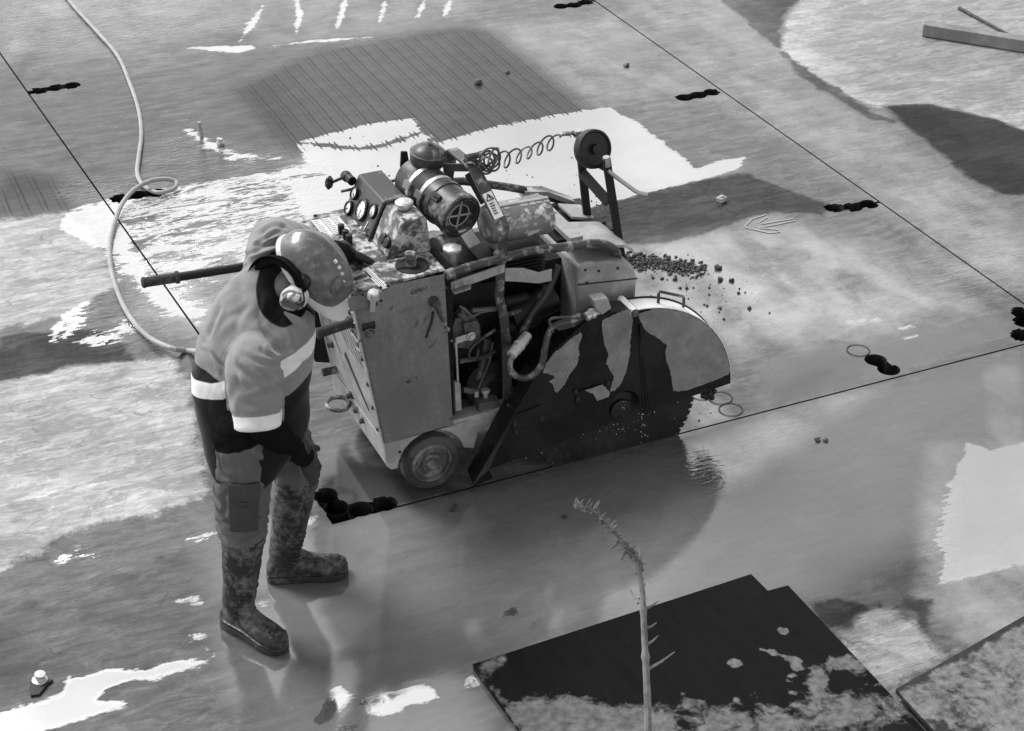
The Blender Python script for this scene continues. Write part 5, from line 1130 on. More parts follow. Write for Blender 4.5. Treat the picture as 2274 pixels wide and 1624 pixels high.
# collar
b = MB(); nb2 = A(626, 640, y=-.285); na = (HC - hU * .03 - nb2).normalized(); cs = side_v - na * side_v.dot(na); cs.normalize(); cf = cs.cross(na)
prof = []
n = 40; vs = []; fs = []
for i in range(n):
    a_ = 2 * math.pi * i / n; e_ = cs * math.cos(a_) * .100 + cf * math.sin(a_) * .104; w2_ = 1 + .05 * math.sin(3 * a_)
    vs += [nb2 - na * .035 + e_ * 1.18, nb2 + na * .022 + e_ * .95 * w2_, nb2 + na * .020 + e_ * .88, nb2 - na * .02 + e_ * .85]
for i in range(n):
    j = (i + 1) % n
    for k in range(3): fs.append((i * 4 + k, j * 4 + k, j * 4 + k + 1, i * 4 + k + 1))
b.add(vs, fs); b.build("collar", M['undershirt'], man)
b = MB(); ring_ = [nb2 - na * .012 + cs * math.cos(2 * math.pi * i / 36) * .100 + cf * math.sin(2 * math.pi * i / 36) * .098 for i in range(36)]
b.tube(ring_, .017, 10, closed=True)
b.tube([nb2 + (q_ - nb2) * .90 + na * .018 for q_ in ring_], .012, 10, closed=True); solid(b, "neck_gaiter", M['undershirt'], man, .007, 4, lambda p, n_: p + n_ * .004 * nz(p, 25, 3))
b = MB(); c0 = A(655, 700, y=-.42); b.prism([A(630, 697, y=-.44), A(652, 722, y=-.46), A(686, 734, y=-.45), A(676, 715, y=-.43), A(648, 704, y=-.43)], (.004, .008, .006)); b.build("collar_flap", M['shirt'], man, .002)
# ---- forearms in black and gloves with five fingers
b = MB(); b.cap(SR.lerp(ER, .6), .058, ER, .056); b.cap(ER, .056, ER.lerp(WR, .6), .047); b.cap(ER.lerp(WR, .6), .047, WR, .038)
solid(b, "undersleeve", M['undershirt'], man, .006, 4, lambda p, n_: p + n_ * .004 * nz(p, 22, 9))
b = MB(); b.cap(EL, .052, WL, .036); solid(b, "undersleeve", M['undershirt'], man, .006, 4, lambda p, n_: p + n_ * .004 * nz(p, 22, 9))
def hand(W_, dirv, palm_n, thumb_side, curl, name, spread=.012):
    """palm, four unequal bent fingers and a thumb from the side of the palm"""
    d_ = Vector(dirv).normalized(); pn_ = Vector(palm_n); pn_ = (pn_ - d_ * pn_.dot(d_)).normalized(); sd_ = d_.cross(pn_) * thumb_side
    b = MB(); b.cap(W_ - d_ * .045, .040, W_ + d_ * .01, .034)
    b.loft([(W_ + d_ * .0, sd_ * .034, pn_ * .021), (W_ + d_ * .04, sd_ * .043, pn_ * .020), (W_ + d_ * .085, sd_ * .046, pn_ * .017), (W_ + d_ * .100, sd_ * .043, pn_ * .014)], 20)
    for i, (ln, off) in enumerate(((.070, .034), (.080, .012), (.075, -.011), (.058, -.033))):
        p = W_ + d_ * (.092 - .006 * abs(i - 1)) + sd_ * off; di = (d_ + sd_ * (off * spread * 30)).normalized(); r_ = .0115 - .0008 * (i == 3)
        for j, (f_, c_) in enumerate(((.46, .35), (.31, .8), (.23, .9))):
            di = (di * math.cos(curl * c_) + pn_ * math.sin(curl * c_)).normalized(); q_ = p + di * ln * f_; b.cap(p, r_, q_, r_ * .93, 10); p = q_; r_ *= .93
    p = W_ + d_ * .025 + sd_ * .036; di = (d_ * .75 + sd_ * .75 + pn_ * .25).normalized(); r_ = .0145
    for ln, c_ in ((.040, .0), (.034, .35), (.026, .4)):
        di = (di * math.cos(c_) + (d_ * .9 + pn_ * .4).normalized() * math.sin(c_)).normalized(); q_ = p + di * ln; b.cap(p, r_, q_, r_ * .92, 10); p = q_; r_ *= .92
    return solid(b, name, M['glove'], man, .0042, 2, lambda p, n_: p + n_ * .0012 * nz(p, 60, 2))
hand(WR, A(714, 1072, y=-.40) - WR, V(-.5, .7, -.3), 1, .42, "glove")
hand(WL, V(.50, .55, -.55), V(-.1, -.2, -1), -1, .45, "glove")
# ---- boots
def boot(AN, K_, toe, heel, name):
    b = MB(); heel, toe = Vector(heel), Vector(toe); d_ = (toe - heel).normalized(); L_ = (toe - heel).length; s2 = V(-d_.y, d_.x, 0); z = V(0, 0, 1)
    up_ = (K_ - AN).normalized(); top = AN + up_ * (K_ - AN).length * .99; f2 = (d_ - up_ * d_.dot(up_)).normalized(); s3 = up_.cross(f2)
    an0 = heel + d_ * L_ * .27 + z * .10
    b.loft([(an0 - z * .03, d_ * .066, s2 * .047), (an0.lerp(AN, .5) + z * .03, d_ * .058, s2 * .049), (AN + up_ * .10, f2 * .060, s3 * .054), (AN + up_ * .20, f2 * .068, s3 * .061), (top - up_ * .03, f2 * .073, s3 * .067), (top, f2 * .075, s3 * .069)], 28)
    ft = [(.0, .030, .055, .028), (.06, .040, .055, .045), (.22, .046, .060, .058), (.40, .045, .058, .056), (.58, .048, .046, .044), (.76, .052, .040, .038), (.90, .046, .038, .036), (.985, .028, .034, .024)]
    b.loft([(heel + d_ * L_ * t_ + z * (.006 + hz_), s2 * w_, z * hz_) for t_, w_, hh, hz_ in ft], 24)
    def df(p, n_):
        q_ = p - heel; a = .0025 * nz(p, 14, 3); fwd_ = q_.dot(d_)
        t_ = (p - AN).dot(up_)
        if n_.dot(d_) > .25 and -.02 < t_ < .13: a += .0035 * math.sin(t_ * 380)
        if n_.dot(f2) < .9 and .10 < t_ < .3: a += .004 * nz(V(p.x, p.y, p.z * 2.5), 18, 5)
        if abs((p - top).dot(up_) + .012) < .01: a += .004
        p = p + n_ * a
        if p.z < .012: p.z = .012
        return p
    bt = solid(b, name, M['boot'], man, .0062, 4, df)
    b = MB(); out = []
    for t_, w_ in ((-.008, .014), (.01, .028), (.05, .038), (.2, .043), (.36, .040), (.55, .043), (.75, .050), (.88, .045), (.97, .028), (1.0, .012)): out.append((t_, w_))
    pts = [heel + d_ * L_ * t_ + s2 * w_ for t_, w_ in out] + [heel + d_ * L_ * t_ - s2 * w_ for t_, w_ in out[::-1]]
    b.prism([V(p.x, p.y, .002) for p in pts], (0, 0, .024)); b.build("sole", M['sole'], bt, .004)
    return bt
boot(AR, KR + V(0, 0, -.045), A(634, 1452, z=.0) , A(500, 1378, z=0), "boot")
boot(AL, KL + V(0, 0, -.04), A(774, 1274, z=0), A(594, 1285, z=0), "boot")
# ---- hard hat
b = MB(); n = 48; rings = []
def hat(f_, a_, k_=1.):
    """shell point: f_ 0 rim .. 1 crown"""
    th = f_ * math.pi / 2; c_, s_ = math.cos(th), math.sin(th); fa = .142 * c_ ** .8 * math.cos(a_); ra = .116 * c_ ** .8 * math.sin(a_); u = .118 * s_ ** .95
    ridge = .009 * math.exp(-(ra / .018) ** 2) * min(1, f_ * 4) if c_ > .02 else .009
    fr = .006 * math.exp(-((abs(ra) - .048) / .020) ** 2) * math.exp(-((fa - .035) / .06) ** 2)
    nrm_ = V(fa / .142 ** 2, ra / .116 ** 2, max(u, .0) / .118 ** 2).normalized() * (ridge - fr)
    return hf(-.005 + fa + nrm_.x, ra + nrm_.y, .018 + u + nrm_.z)
vs = []; fs = []; K = 16
for i in range(K + 1):
    for j in range(n): vs.append(hat(min(.9995, i / K), 2 * math.pi * j / n))
for i in range(K):
    for j in range(n): j2 = (j + 1) % n; fs.append((i * n + j, i * n + j2, (i + 1) * n + j2, (i + 1) * n + j))
b.add(vs, fs); shell = b.build("hard_hat", M['helmet'], man, smooth=60)
sb = shell.modifiers.new("thick", 'SOLIDIFY'); sb.thickness = .004; ss = shell.modifiers.new("smooth", 'SUBSURF'); ss.levels = ss.render_levels = 1
b = MB(); vs = []; fs = []
for j in range(n):
    a_ = 2 * math.pi * j / n; fr = max(0, math.cos(a_)); br_ = .008 + .046 * fr ** 1.6
    for k_, dz in ((0., 0.), (1., -.010 - .006 * fr), (1., -.014 - .006 * fr), (0., -.008)):
        vs.append(hf(-.005 + (.141 + br_ * k_) * math.cos(a_), (.115 + br_ * .55 * k_) * math.sin(a_), .020 + dz))
for j in range(n):
    j2 = (j + 1) % n
    for k in range(4): fs.append((j * 4 + k, j2 * 4 + k, j2 * 4 + (k + 1) % 4, j * 4 + (k + 1) % 4))
b.add(vs, fs); b.build("peak", M['helmet_pale'], shell, smooth=60)
b = MB()
for k in range(4):
    f_ = .02 + .022 * k; z_ = .018 + .118 * math.sqrt(max(0, 1 - (f_ / .142) ** 2 - (.03 / .116) ** 2)); b.box(hf(f_ - .01, .030, z_ + .003), (.012, .013, .008), Matrix((hF, hR, hU)).transposed())
b.build("vent_tab", M['label'], shell, .001, split=True)
b = MB(); nn_ = (hR * .9 + hU * .35).normalized(); kc = hf(-.012, .116, .045); b.lathe([(.027, -.008), (.027, .006), (.020, .010), (.016, .016), (0, .016)], kc, nn_, 24); b.bar(kc + nn_ * .017 - hF * .014, kc + nn_ * .017 + hF * .014, nn_.cross(hF), .007, .008); b.build("side_knob", M['black'], shell)
b = MB(); b.lathe([(.0, .0), (.03, .001), (.035, .004)], hf(.075, .05, .093), (hF * .6 + hR * .4 + hU * .7), 20); b.build("badge", M['rub'], shell)
# ear defender
for s_ in (1, -1):
    c = hf(-.015, .088 * s_, -.035) if s_ < 0 else A(655, 660, y=-.365); an = (hR * s_ * .95 - hU * .05).normalized(); au = (hU * .9 + hF * .35); au = (au - an * au.dot(an)).normalized(); aw = an.cross(au)
    b = MB(); b.loft([(c + an * h_, au * .046 * k_, aw * .040 * k_) for h_, k_ in ((-.02, .9), (.0, .92), (.004, 1.0), (.014, 1.0), (.018, .90))], 30); pd = b.build("ear_cushion", M['label'], man)
    b = MB(); b.loft([(c + an * h_, au * .044 * k_, aw * .034 * k_) for h_, k_ in ((.016, .98), (.022, 1.0), (.036, .90), (.044, .72), (.046, .4))], 30); b.build("ear_cup", M['cup'], pd)
    b = MB(); b.tube([c + an * .04 + au * .02, c + an * .045 + au * .05, hf(-.012, .118 * s_, .035)], .006, 8, smooth=4); b.build("cup_arm", M['black'], pd)
# ------------------------------------------------------------------ things lying about the slab
# air/water hose lying in a long curve with one loose loop
gpz = lambda u, v, z_=.012: A(u, v, z=z_)
hs = [gpz(130, -30), gpz(165, 15), gpz(215, 70), gpz(262, 125), gpz(290, 190), gpz(308, 245), gpz(314, 300), gpz(308, 350), gpz(305, 385), gpz(318, 412, .014), gpz(350, 428, .016), gpz(385, 420, .02), gpz(392, 405, .03), gpz(370, 398, .045), gpz(335, 402, .055), gpz(300, 420, .05), gpz(270, 455, .03), gpz(250, 510, .015), gpz(243, 560, .013), gpz(252, 620, .012), gpz(280, 690, .012), gpz(325, 745, .02), gpz(380, 773, .04), gpz(432, 780, .055), A(480, 778, y=.30), A(530, 770, y=.25)]
o = MB(); o.tube(hs, .0115, 12, smooth=6)
hose = tag(o.build("hose", M['hose']), "pale hose snaking over the wet slab with one loose loop beside a core slot", "hose")
# cover sheets in front
M['ply'] = mat('film_faced_ply', .022, .35, 0, .0, .2, 5, .15, .5)
def ply_mat(name, dark_, light_, thr0, splash):
    mt = bpy.data.materials.new(name); mt.use_nodes = True; t = mt.node_tree; b = t.nodes['Principled BSDF']; L = t.links.new
    tc = N(t, 'ShaderNodeTexCoord')
    def nz_(s_, d_=8., r_=.65, sc=(1, 1, 1), rot=0., dist=0.):
        q = N(t, 'ShaderNodeMapping'); q.inputs['Scale'].default_value = sc; q.inputs['Rotation'].default_value = (0, 0, rot); L(tc.outputs['Object'], q.inputs[0])
        n_ = N(t, 'ShaderNodeTexNoise', i_Scale=s_, i_Detail=d_, i_Roughness=r_, i_Distortion=dist); L(q.outputs[0], n_.inputs['Vector']); return n_.outputs[0]
    a_ = N(t, 'ShaderNodeAttribute', attribute_name='splash')
    n1, n2, n3, n4 = nz_(13., dist=.6), nz_(38.), nz_(5., 6, .7, (5, .8, 1), .12), nz_(120., 3)
    s1 = N(t, 'ShaderNodeMath', operation='MULTIPLY_ADD'); L(n1, s1.inputs[0]); s1.inputs[1].default_value = .6; L(a_.outputs['Fac'], s1.inputs[2])
    s2 = N(t, 'ShaderNodeMath', operation='MULTIPLY_ADD'); L(n2, s2.inputs[0]); s2.inputs[1].default_value = .16; L(s1.outputs[0], s2.inputs[2])
    mk = N(t, 'ShaderNodeMapRange', i_1=.57, i_2=.67, i_3=0., i_4=1.); L(s2.outputs[0], mk.inputs[0])
    dk = N(t, 'ShaderNodeMapRange', i_1=.3, i_2=.72, i_3=dark_ * .7, i_4=dark_ * 1.35); L(n3, dk.inputs[0])
    lt = N(t, 'ShaderNodeMapRange', i_1=.3, i_2=.7, i_3=light_ * .5, i_4=light_ * 1.25); L(n2, lt.inputs[0])
    m2 = N(t, 'ShaderNodeMath', operation='MULTIPLY'); L(lt.outputs[0], m2.inputs[0]); v4 = N(t, 'ShaderNodeMapRange', i_1=.3, i_2=.7, i_3=.7, i_4=1.2); L(n1, v4.inputs[0]); L(v4.outputs[0], m2.inputs[1])
    mx = N(t, 'ShaderNodeMix', data_type='FLOAT'); L(mk.outputs[0], mx.inputs[0]); L(dk.outputs[0], mx.inputs[2]); L(m2.outputs[0], mx.inputs[3])
    cc = N(t, 'ShaderNodeCombineColor')
    for i in range(3): L(mx.outputs[0], cc.inputs[i])
    L(cc.outputs[0], b.inputs['Base Color'])
    rg_ = N(t, 'ShaderNodeMix', data_type='FLOAT'); L(mk.outputs[0], rg_.inputs[0]); rg_.inputs[2].default_value = .42; rg_.inputs[3].default_value = .8; L(rg_.outputs[0], b.inputs['Roughness']); b.inputs['Specular IOR Level'].default_value = .05
    bp = N(t, 'ShaderNodeBump', i_Strength=.35, i_Distance=.004); L(s2.outputs[0], bp.inputs['Height']); L(bp.outputs[0], b.inputs['Normal'])
    return mt
def sheet_board(name, pts, z0, z1, mt, splash, label, cat, group=None, n=70):
    """board cut to an outline, its top finely divided so that dirt can be mapped on it"""
    P_ = [Vector(p) for p in pts]; me = bpy.data.meshes.new(name); b = bmesh.new()
    top = [b.verts.new((p.x, p.y, z1)) for p in P_]; bot = [b.verts.new((p.x, p.y, z0)) for p in P_]
    k = len(P_)
    for i in range(k): j = (i + 1) % k; b.faces.new((top[i], bot[i], bot[j], top[j]))
    b.faces.new(bot[::-1]); b.faces.new(top)
    x0, x1 = min(p.x for p in P_), max(p.x for p in P_); y0, y1 = min(p.y for p in P_), max(p.y for p in P_)
    for i in range(1, n):
        bmesh.ops.bisect_plane(b, geom=b.verts[:] + b.edges[:] + b.faces[:], plane_co=(x0 + (x1 - x0) * i / n, 0, 0), plane_no=(1, 0, 0))
        bmesh.ops.bisect_plane(b, geom=b.verts[:] + b.edges[:] + b.faces[:], plane_co=(0, y0 + (y1 - y0) * i / n, 0), plane_no=(0, 1, 0))
    bmesh.ops.recalc_face_normals(b, faces=b.faces); b.to_mesh(me); b.free()
    at = me.attributes.new('splash', 'FLOAT', 'POINT'); at.data.foreach_set('value', np.array([splash(v.co) for v in me.vertices], np.float32))
    me.materials.append(mt); c = sum(P_, Vector((0, 0, 0))) / k
    return tag(put(name, me, None, 0, (c.x, c.y, z0)), label, cat, group)
def sd2(p, poly):
    x, y = p.x, p.y; d = 9.; ins = False; n = len(poly)
    for i in range(n):
        a, c = poly[i], poly[(i + 1) % n]; ex, ey = c[0] - a[0], c[1] - a[1]; t = max(0, min(1, ((x - a[0]) * ex + (y - a[1]) * ey) / (ex * ex + ey * ey + 1e-12)))
        d = min(d, (x - a[0] - t * ex) ** 2 + (y - a[1] - t * ey) ** 2)
        if (a[1] > y) != (c[1] > y) and x < a[0] + (y - a[1]) / (c[1] - a[1]) * ex: ins = not ins
    return math.sqrt(d) if ins else -math.sqrt(d)
pz = lambda pts, z_: [tuple(A(u, v, z=z_))[:2] for u, v in pts]
ZT = .024
mud1 = pz(z7([(920, 1150), (1050, 1110), (1080, 1140), (1050, 1200), (1020, 1290), (1090, 1380), (1150, 1420), (1230, 1420), (1260, 1385), (1330, 1390), (1420, 1400), (1480, 1370), (1560, 1390), (1650, 1420), (1800, 1440), (2050, 1450), (2250, 1480), (2300, 1700), (1200, 1700)]), ZT)
mud2 = pz(z8([(930, 1160), (1000, 1110), (1110, 1100), (1180, 1160), (1240, 1200), (1160, 1250), (1130, 1210), (1000, 1205), (950, 1230), (960, 1300), (940, 1400), (830, 1440), (780, 1430), (830, 1380), (820, 1290), (850, 1210)]), ZT)
mud3 = pz(z8([(-20, 1440), (300, 1430), (700, 1480), (1000, 1350), (1300, 1360), (1500, 1500), (1300, 1650), (-20, 1700)]), ZT)
spots = [tuple(A(*q_, z=ZT))[:2] + (r_ * .75,) for q_, r_ in ((z8([(655, 950)])[0], .030), (z8([(585, 1095)])[0], .022), (z8([(660, 1125)])[0], .018), (z8([(730, 1148)])[0], .028), (z8([(745, 1190)])[0], .028), (z8([(505, 1077)])[0], .014), (z8([(330, 1165)])[0], .032), (z8([(710, 1247)])[0], .016), (z8([(685, 1280)])[0], .011), (z8([(730, 1363)])[0], .017), (z8([(355, 1415)])[0], .016), (z8([(255, 1470)])[0], .019), (z8([(610, 1475)])[0], .020), (z8([(240, 1400)])[0], .011), (z8([(355, 1525)])[0], .013), (z8([(480, 1600)])[0], .018), (z8([(440, 1560)])[0], .011))]
def spl1(p):
    if p.z < .015: return .12 + .1 * mnoise.noise(p * 8)
    v_ = max(sd2(p, mud1) * 3.0, sd2(p, mud2) * 5, sd2(p, mud3) * 1.5 - .02)
    for sx_, sy_, r_ in spots: v_ = max(v_, (r_ - math.hypot(p.x - sx_, p.y - sy_)) * 18)
    return max(-.3, min(.42, v_)) + .22
M['ply_dark'] = ply_mat('dark_cover_sheet', .005, .12, .6, None); M['ply_pale'] = ply_mat('cement_crusted_board', .03, .15, .5, None); M['ply_black'] = ply_mat('black_cover_sheet', .008, .06, .6, None)
a0 = [A(*q_, z=ZT) for q_ in ((1050, 1475), (1668, 1275), (1705, 1312), (1750, 1300))]
a4 = A(2025, 1592, z=ZT); dx_ = (a4 - a0[3]).normalized(); a5 = a0[3] + dx_ * 1.25; dl_ = (A(1180, 1655, z=ZT) - a0[0]).normalized(); a6 = a0[0] + dl_ * 1.15
sheet_board("cover_sheet", a0 + [a5, a6], .004, ZT, M['ply_dark'], spl1, "dark notched cover sheet with mud splashes lying behind the bare stalk", "cover sheet", "cover sheets in the foreground")
b0 = A(1990, 1530, z=.045); b1 = A(2300, 1353, z=.045); db_ = (A(2090, 1640, z=.045) - b0).normalized()
b2 = b1 + V(.35, .07, 0); crust = lambda p: (.30 + .16 * mnoise.noise(p * 5) + (-.35 if p.z < .04 else 0) - .25 * max(0, 1 - abs((p - b0).dot((b1 - b0).normalized().cross(V(0, 0, 1)))) / .035))
sheet_board("cover_board", [b0, b1, b2, b2 + db_ * .9, b0 + db_ * .9], .027, .045, M['ply_pale'], crust, "pale cement-crusted board at the bottom right beside the dark notched sheet", "board", "cover sheets in the foreground")
c0_ = A(1905, 1640, z=.026); c1_ = A(1985, 1603, z=.026)
c2_ = A(2030, 1618, z=.026); dd_ = (c2_ - c1_).normalized()
sheet_board("black_sheet", [A(1960, 1615, z=.0265), A(2005, 1596, z=.0265), A(2085, 1660, z=.0265), A(2040, 1700, z=.0265)], .0245, .0265, M['ply_black'], lambda p: .1 + .2 * mnoise.noise(p * 7), "small black sheet tucked under the pale crusted board", "sheet", "cover sheets in the foreground", 24)
# timber at the top right
o = MB(); t0 = A(2047, 82, z=0); t1 = A(2330, 128, z=0); d_ = (t1 - t0).normalized(); n_ = V(-d_.y, d_.x, 0)
if n_.y < 0: n_ = -n_
o.prism([t0 + V(0, 0, .004), t0 + d_ * 1.4 + V(0, 0, .004), t0 + d_ * 1.4 + n_ * .08 + V(0, 0, .004), t0 + n_ * .08 + V(0, 0, .004)], (0, 0, .075))
tag(o.build("timber_beam", M['wood'], None, .004), "grey squared timber lying on the pale dry concrete in the far corner", "timber beam")
o = MB(); o.tube([A(2130, 18, z=.01), A(2180, 45, z=.012), A(2245, 80, z=.02)], [.012, .010, .009], 8); tag(o.build("metal_rod", M['dark_hose']), "thin dark rod lying behind the grey timber", "rod")
# bare stalk close to the camera, rooted on the ground below the frame
M['stalk'] = mat('dry_stalk', .13, .8, 0, .6, .24, 40, .4, .45, streak=True); M['seed'] = mat('dry_seed_head', .10, .85, 0, .5, .32, 40, .3, .4)
dpt = 2.3
at_ = lambda u, v, d=dpt: CAM + ray(u, v) * d
pl_ = thing("bare_stalk", "tall bare dry weed stalk with drooping seed head in front of the dark sheet", "plant", (at_(1440, 1624).x, at_(1440, 1624).y, 0))
root = Vector(pl_.location)
path = [root, root + V(.004, 0, .6), root, at_(1440, 1640), at_(1438, 1560), at_(1434, 1470), at_(1430, 1390), at_(1427, 1320), at_(1420, 1275), at_(1411, 1240), at_(1388, 1214), at_(1362, 1180), at_(1335, 1152), at_(1308, 1132), at_(1280, 1124)]
lower_ = [path[0].lerp(path[3], k / 12) for k in range(12)]; sp_ = lower_ + spline(path[3:], 7); o = MB(); ns = len(sp_); rnd = random.Random(5)
rad = [(.0049 - .0020 * min(1, max(0, (i / ns - .2) / .42)) - .0016 * min(1, max(0, (i / ns - .60) / .4))) * (1 + .14 * mnoise.noise(Vector((i * .8, 0, 0)))) * (1.25 if i % 9 == 0 and i > ns * .25 else 1) for i in range(ns)]
o.tube(sp_, rad, 9); o.build("stem", M['stalk'], pl_)
tp_ = sp_[int(ns * .58):]
o = MB()
for i, p in enumerate(tp_):
    for k in range(5):
        q_ = p + V(rnd.uniform(-1, 1), rnd.uniform(-1, 1), rnd.uniform(-1, 1)) * rnd.uniform(.004, .013); o.tube([p, p.lerp(q_, .6) + V(0, 0, .001), q_ + V(rnd.uniform(-.004, .004), 0, .003)], [.0013, .001, .0004], 4)
o.build("seed_head", M['seed'], pl_)
for (u0, v0, u1, v1) in ((1444, 1486, 1498, 1448), (1440, 1432, 1462, 1412), (1440, 1395, 1458, 1383), (1436, 1352, 1462, 1335), (1421, 1340, 1400, 1310), (1424, 1330, 1434, 1292), (1405, 1240, 1385, 1210), (1418, 1275, 1428, 1245), (1432, 1268, 1418, 1215), (1376, 1205, 1350, 1222), (1395, 1222, 1378, 1246)):
    o = MB(); p0, p1 = at_(u0 - 4, v0), at_(u1, v1, dpt + .02); o.tube([p0, p0.lerp(p1, .5) + V(0, 0, -.002), p1], [.0021, .0016, .0007], 6); o.build("twig", M['stalk'], pl_)
# anchors, pegs, bits
o = MB(); c = A(89, 1515, z=.0)
an_ = thing("anchor_bolt", "dark anchor bolt with pale washer standing in the slab at the lower left", "anchor bolt", c)
o = MB(); o.lathe([(.0, .0), (.024, .001), (.026, .012), (.016, .016), (.012, .03), (.018, .031), (.018, .038), (.0, .039)], c, V(.1, -.1, 1), 16); o.build("bolt_head", M['zinc'], an_)
o = MB(); p = [A(u, v, z=.003) for u, v in ((64, 1530), (72, 1510), (95, 1505), (120, 1512), (108, 1520), (88, 1545), (68, 1548))]; o.prism(p, (0, 0, .006)); o.build("anchor_plate", M['black'], an_, .002)
o = MB(); c = A(448, 304, z=0); o.tube([c + V(0, 0, -.0), c + V(-.004, .004, .045), c + V(-.005, .004, .085)], [.011, .0105, .010], 8); o.lathe([(.012, .0), (.0125, .02), (.0115, .022)], c + V(-.003, .003, .03), (0, 0, 1), 10)
tag(o.build("wooden_peg", M['hose']), "short upright wooden peg standing in the wet slab near the hose", "peg")
o = MB(); c = A(486, 322, z=0); o.lathe([(.014, 0), (.014, .02), (.010, .026), (.016, .03), (.016, .036), (0, .036)], c, (.2, 0, 1), 12); o.ball(c + V(.02, -.01, .012), .012); tag(o.build("pipe_stub", M['zinc']), "small metal stub poking out of the slab beside the wooden peg", "pipe stub")
o = MB(); c = A(1602, 448, z=.0); o.box(c + V(0, 0, .014), (.045, .038, .026), Matrix.Rotation(.4, 3, 'Z')); o.box(c + V(.0, .0, .028), (.028, .02, .012), Matrix.Rotation(.4, 3, 'Z')); tag(o.build("concrete_lump", M['hose'], None, .004), "small pale block on the dark patch right of the guide wheel", "block")
# loose stones, each its own thing
M['stone'] = mat('stone_chip', .022, .5, 0, .5, .10, 30, .5, .4)
def rock(name, p, r_, seed, label, cat, group=None, m_=None, flat=.7):
    rn = random.Random(seed); o = MB(); o.ball((0, 0, 0), 1, 9, 6); sc = (r_ * rn.uniform(.8, 1.3), r_ * rn.uniform(.7, 1.1), r_ * flat * rn.uniform(.8, 1.1)); off = rn.uniform(0, 50)
    vs_ = []
    for v in o.v: q_ = Vector(v); k = 1 + .55 * mnoise.noise(q_ * 1.6 + Vector((off, 0, 0))); vs_.append((q_.x * sc[0] * k, q_.y * sc[1] * k, q_.z * sc[2] * k))
    o.v = vs_; me = o.mesh(name, m_ or M['stone'], 30); ob = put(name, me); ob.location = (p.x, p.y, sc[2] * .55); ob.rotation_euler = (rn.uniform(-.3, .3), rn.uniform(-.3, .3), rn.uniform(0, 6))
    if label: tag(ob, label, cat, group)
    return ob
rock("stone", A(1062, 187, z=0), .026, 1, "dark stone alone on the striped dark patch behind the saw", "stone")
rock("stone", A(1391, 147, z=0), .017, 2, "small stone on the slab above the coiled cable", "stone")
rock("stone", A(1128, 163, z=0), .012, 5, "tiny stone at the upper right edge of the striped dark patch", "stone")
rock("stone", A(1815, 979, z=0), .013, 3, "left one of two small stones in shallow water right of the saw", "stone"); rock("stone", A(1833, 980, z=0), .012, 4, "right one of two small stones in shallow water right of the saw", "stone")
rock("stone", A(1253, 1149, z=0), .010, 6, "tiny dark stone in the smooth slurry in front of the saw", "stone"); rock("stone", A(1008, 1132, z=0), .02, 7, "stone at the edge of the nearest core hole", "stone")
gl_ = "dark mud clod scattered on the slab beside the nose of the saw"
for i, (u, v, r_) in enumerate(((1595, 596, .030), (1555, 598, .024), (1600, 622, .032), (1625, 624, .02), (1510, 640, .016), (1525, 641, .016), (1540, 640, .011), (1598, 685, .016), (1664, 686, .022), (1640, 652, .014), (1570, 680, .012), (1642, 642, .011), (1575, 655, .013), (1608, 710, .012), (1575, 640, .012), (1470, 620, .016), (1450, 618, .014), (1500, 615, .014))):
    rock("mud_clod", A(u, v, z=0), r_ * .55, 20 + i, gl_, "mud clod", "mud clods beside the nose of the saw")
# heaped spoil that nobody could count
o = MB(); rn = random.Random(11)
for i in range(900):
    t_ = rn.random(); u = 1392 + 165 * t_ ** .9 + rn.gauss(0, 10); v = 578 + 22 * t_ + rn.gauss(0, 9); r_ = (.0018 + .0095 * rn.random() ** 3) * (1.25 - .5 * t_)
    p = A(u, v, z=0); k = len(o.v); o.ball((0, 0, 0), 1, 6, 4); off = rn.uniform(0, 90); sx_, sy_ = rn.uniform(.8, 1.6), rn.uniform(.7, 1.2)
    for j in range(k, len(o.v)): q_ = Vector(o.v[j]); m_ = r_ * (1 + .9 * mnoise.noise(q_ * 2.1 + Vector((off, 0, 0)))); o.v[j] = (p.x + q_.x * m_ * sx_, p.y + q_.y * m_ * sy_, r_ * .3 + q_.z * m_ * .8 + .006 * (1 - t_) * math.exp(-((v - 578 - 22 * t_) / 9) ** 2))
sp = o.build("spoil_heap", M['stone'], smooth=0); sp['kind'] = 'stuff'
o = MB(); rn = random.Random(12)
for i in range(210):
    u, v = (rn.gauss(1560, 60), rn.gauss(640, 35)) if i < 70 else (rn.gauss(1330, 30), rn.gauss(470, 18)) if i < 150 else (rn.uniform(700, 1330), rn.uniform(300, 470)) if i < 200 else (rn.gauss(1540, 30), rn.gauss(925, 14))
    p = A(u, v, z=0); k = len(o.v); r_ = .0015 + .004 * rn.random() ** 2; o.ball((0, 0, 0), 1, 6, 4)
    for j in range(k, len(o.v)): q_ = Vector(o.v[j]); o.v[j] = (p.x + q_.x * r_, p.y + q_.y * r_, r_ * .4 + q_.z * r_ * .7)
gr_ = o.build("loose_grit", M['stone'], smooth=0); gr_['kind'] = 'stuff'
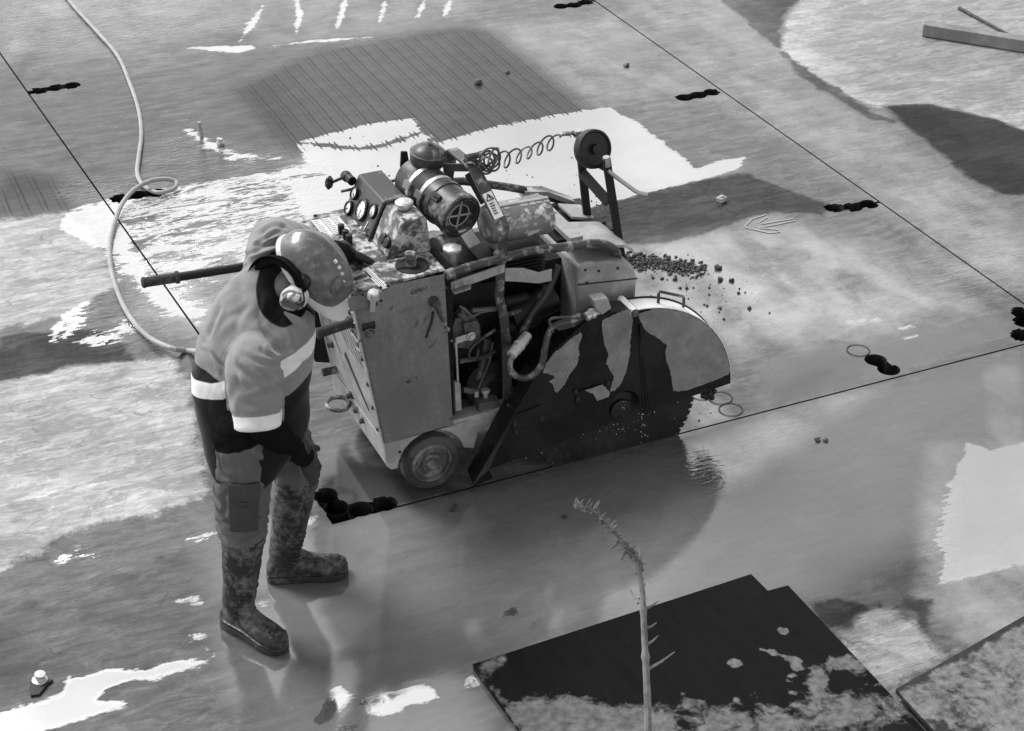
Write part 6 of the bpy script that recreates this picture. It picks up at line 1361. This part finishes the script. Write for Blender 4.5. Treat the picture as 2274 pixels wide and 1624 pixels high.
# spray: drops falling from the guard
M['drop'] = mat('water_drop', .6, .1, 0, 0, .5)
o = MB(); rn = random.Random(4)
def drop(u, v, y_, r_):
    r_ *= .72; p = A(u, v, y=y_); o.cap(p, r_, p + V(0, 0, r_ * 1.6), r_ * .5, 6)
for i in range(14):
    t_ = rn.random(); u = 1310 + 200 * t_; v0 = 958 - 75 * t_; drop(u + rn.gauss(0, 3), v0 + abs(rn.gauss(0, 26)), rn.uniform(-.055, -.01), rn.uniform(.0012, .0028))
for i in range(16): drop(1425 + rn.gauss(0, 4), rn.uniform(918, 985), -.055, rn.uniform(.0012, .003))
for i in range(10): drop(1385 + rn.gauss(0, 2), rn.uniform(890, 960), -.05, rn.uniform(.001, .002))
for i in range(14): t_ = rn.random(); drop(1440 + 180 * t_, 916 - 62 * t_ + abs(rn.gauss(0, 6)), rn.uniform(-.05, -.02), rn.uniform(.0012, .003))
for i in range(8): t_ = rn.random(); drop(1090 + 260 * t_, 1046 - 104 * t_ + abs(rn.gauss(0, 4)), -.05, rn.uniform(.001, .0022))
wd_ = o.build("water_drops", M['drop'], smooth=60); wd_['kind'] = 'stuff'
# slurry clot hanging below the guard mouth
o = MB(); rn = random.Random(9)
for i in range(26): p = A(rn.uniform(1560, 1590), rn.uniform(868, 884), y=rn.uniform(-.03, .02)); o.ball(p, rn.uniform(.006, .016), 8, 6)
o.build("slurry_clot", M['black'], saw)
# sprayed arrow on the slab
M['mark'] = mat('spray_mark', .27, .7, 0, .3, .2, 20, .05, .2)
ar = [A(u, v, z=.0035) for u, v in z5([])] if False else [A((2024 + x * .4403) * .752, (y_ * .4403) * .752, z=.0035) for x, y_ in ((400, 1515), (445, 1470), (545, 1437), (550, 1455), (485, 1495), (520, 1500), (725, 1465), (733, 1480), (560, 1515), (500, 1530), (625, 1540), (635, 1555), (560, 1562), (405, 1525))]
o = MB(); o.tube(ar, .0045, 6, closed=True)
for i, p in enumerate(o.v): o.v[i] = (p[0], p[1], .0025 + (p[2] - .0035) * .2)
mk_ = o.build("sprayed_arrow", M['mark']); mk_['kind'] = 'structure'
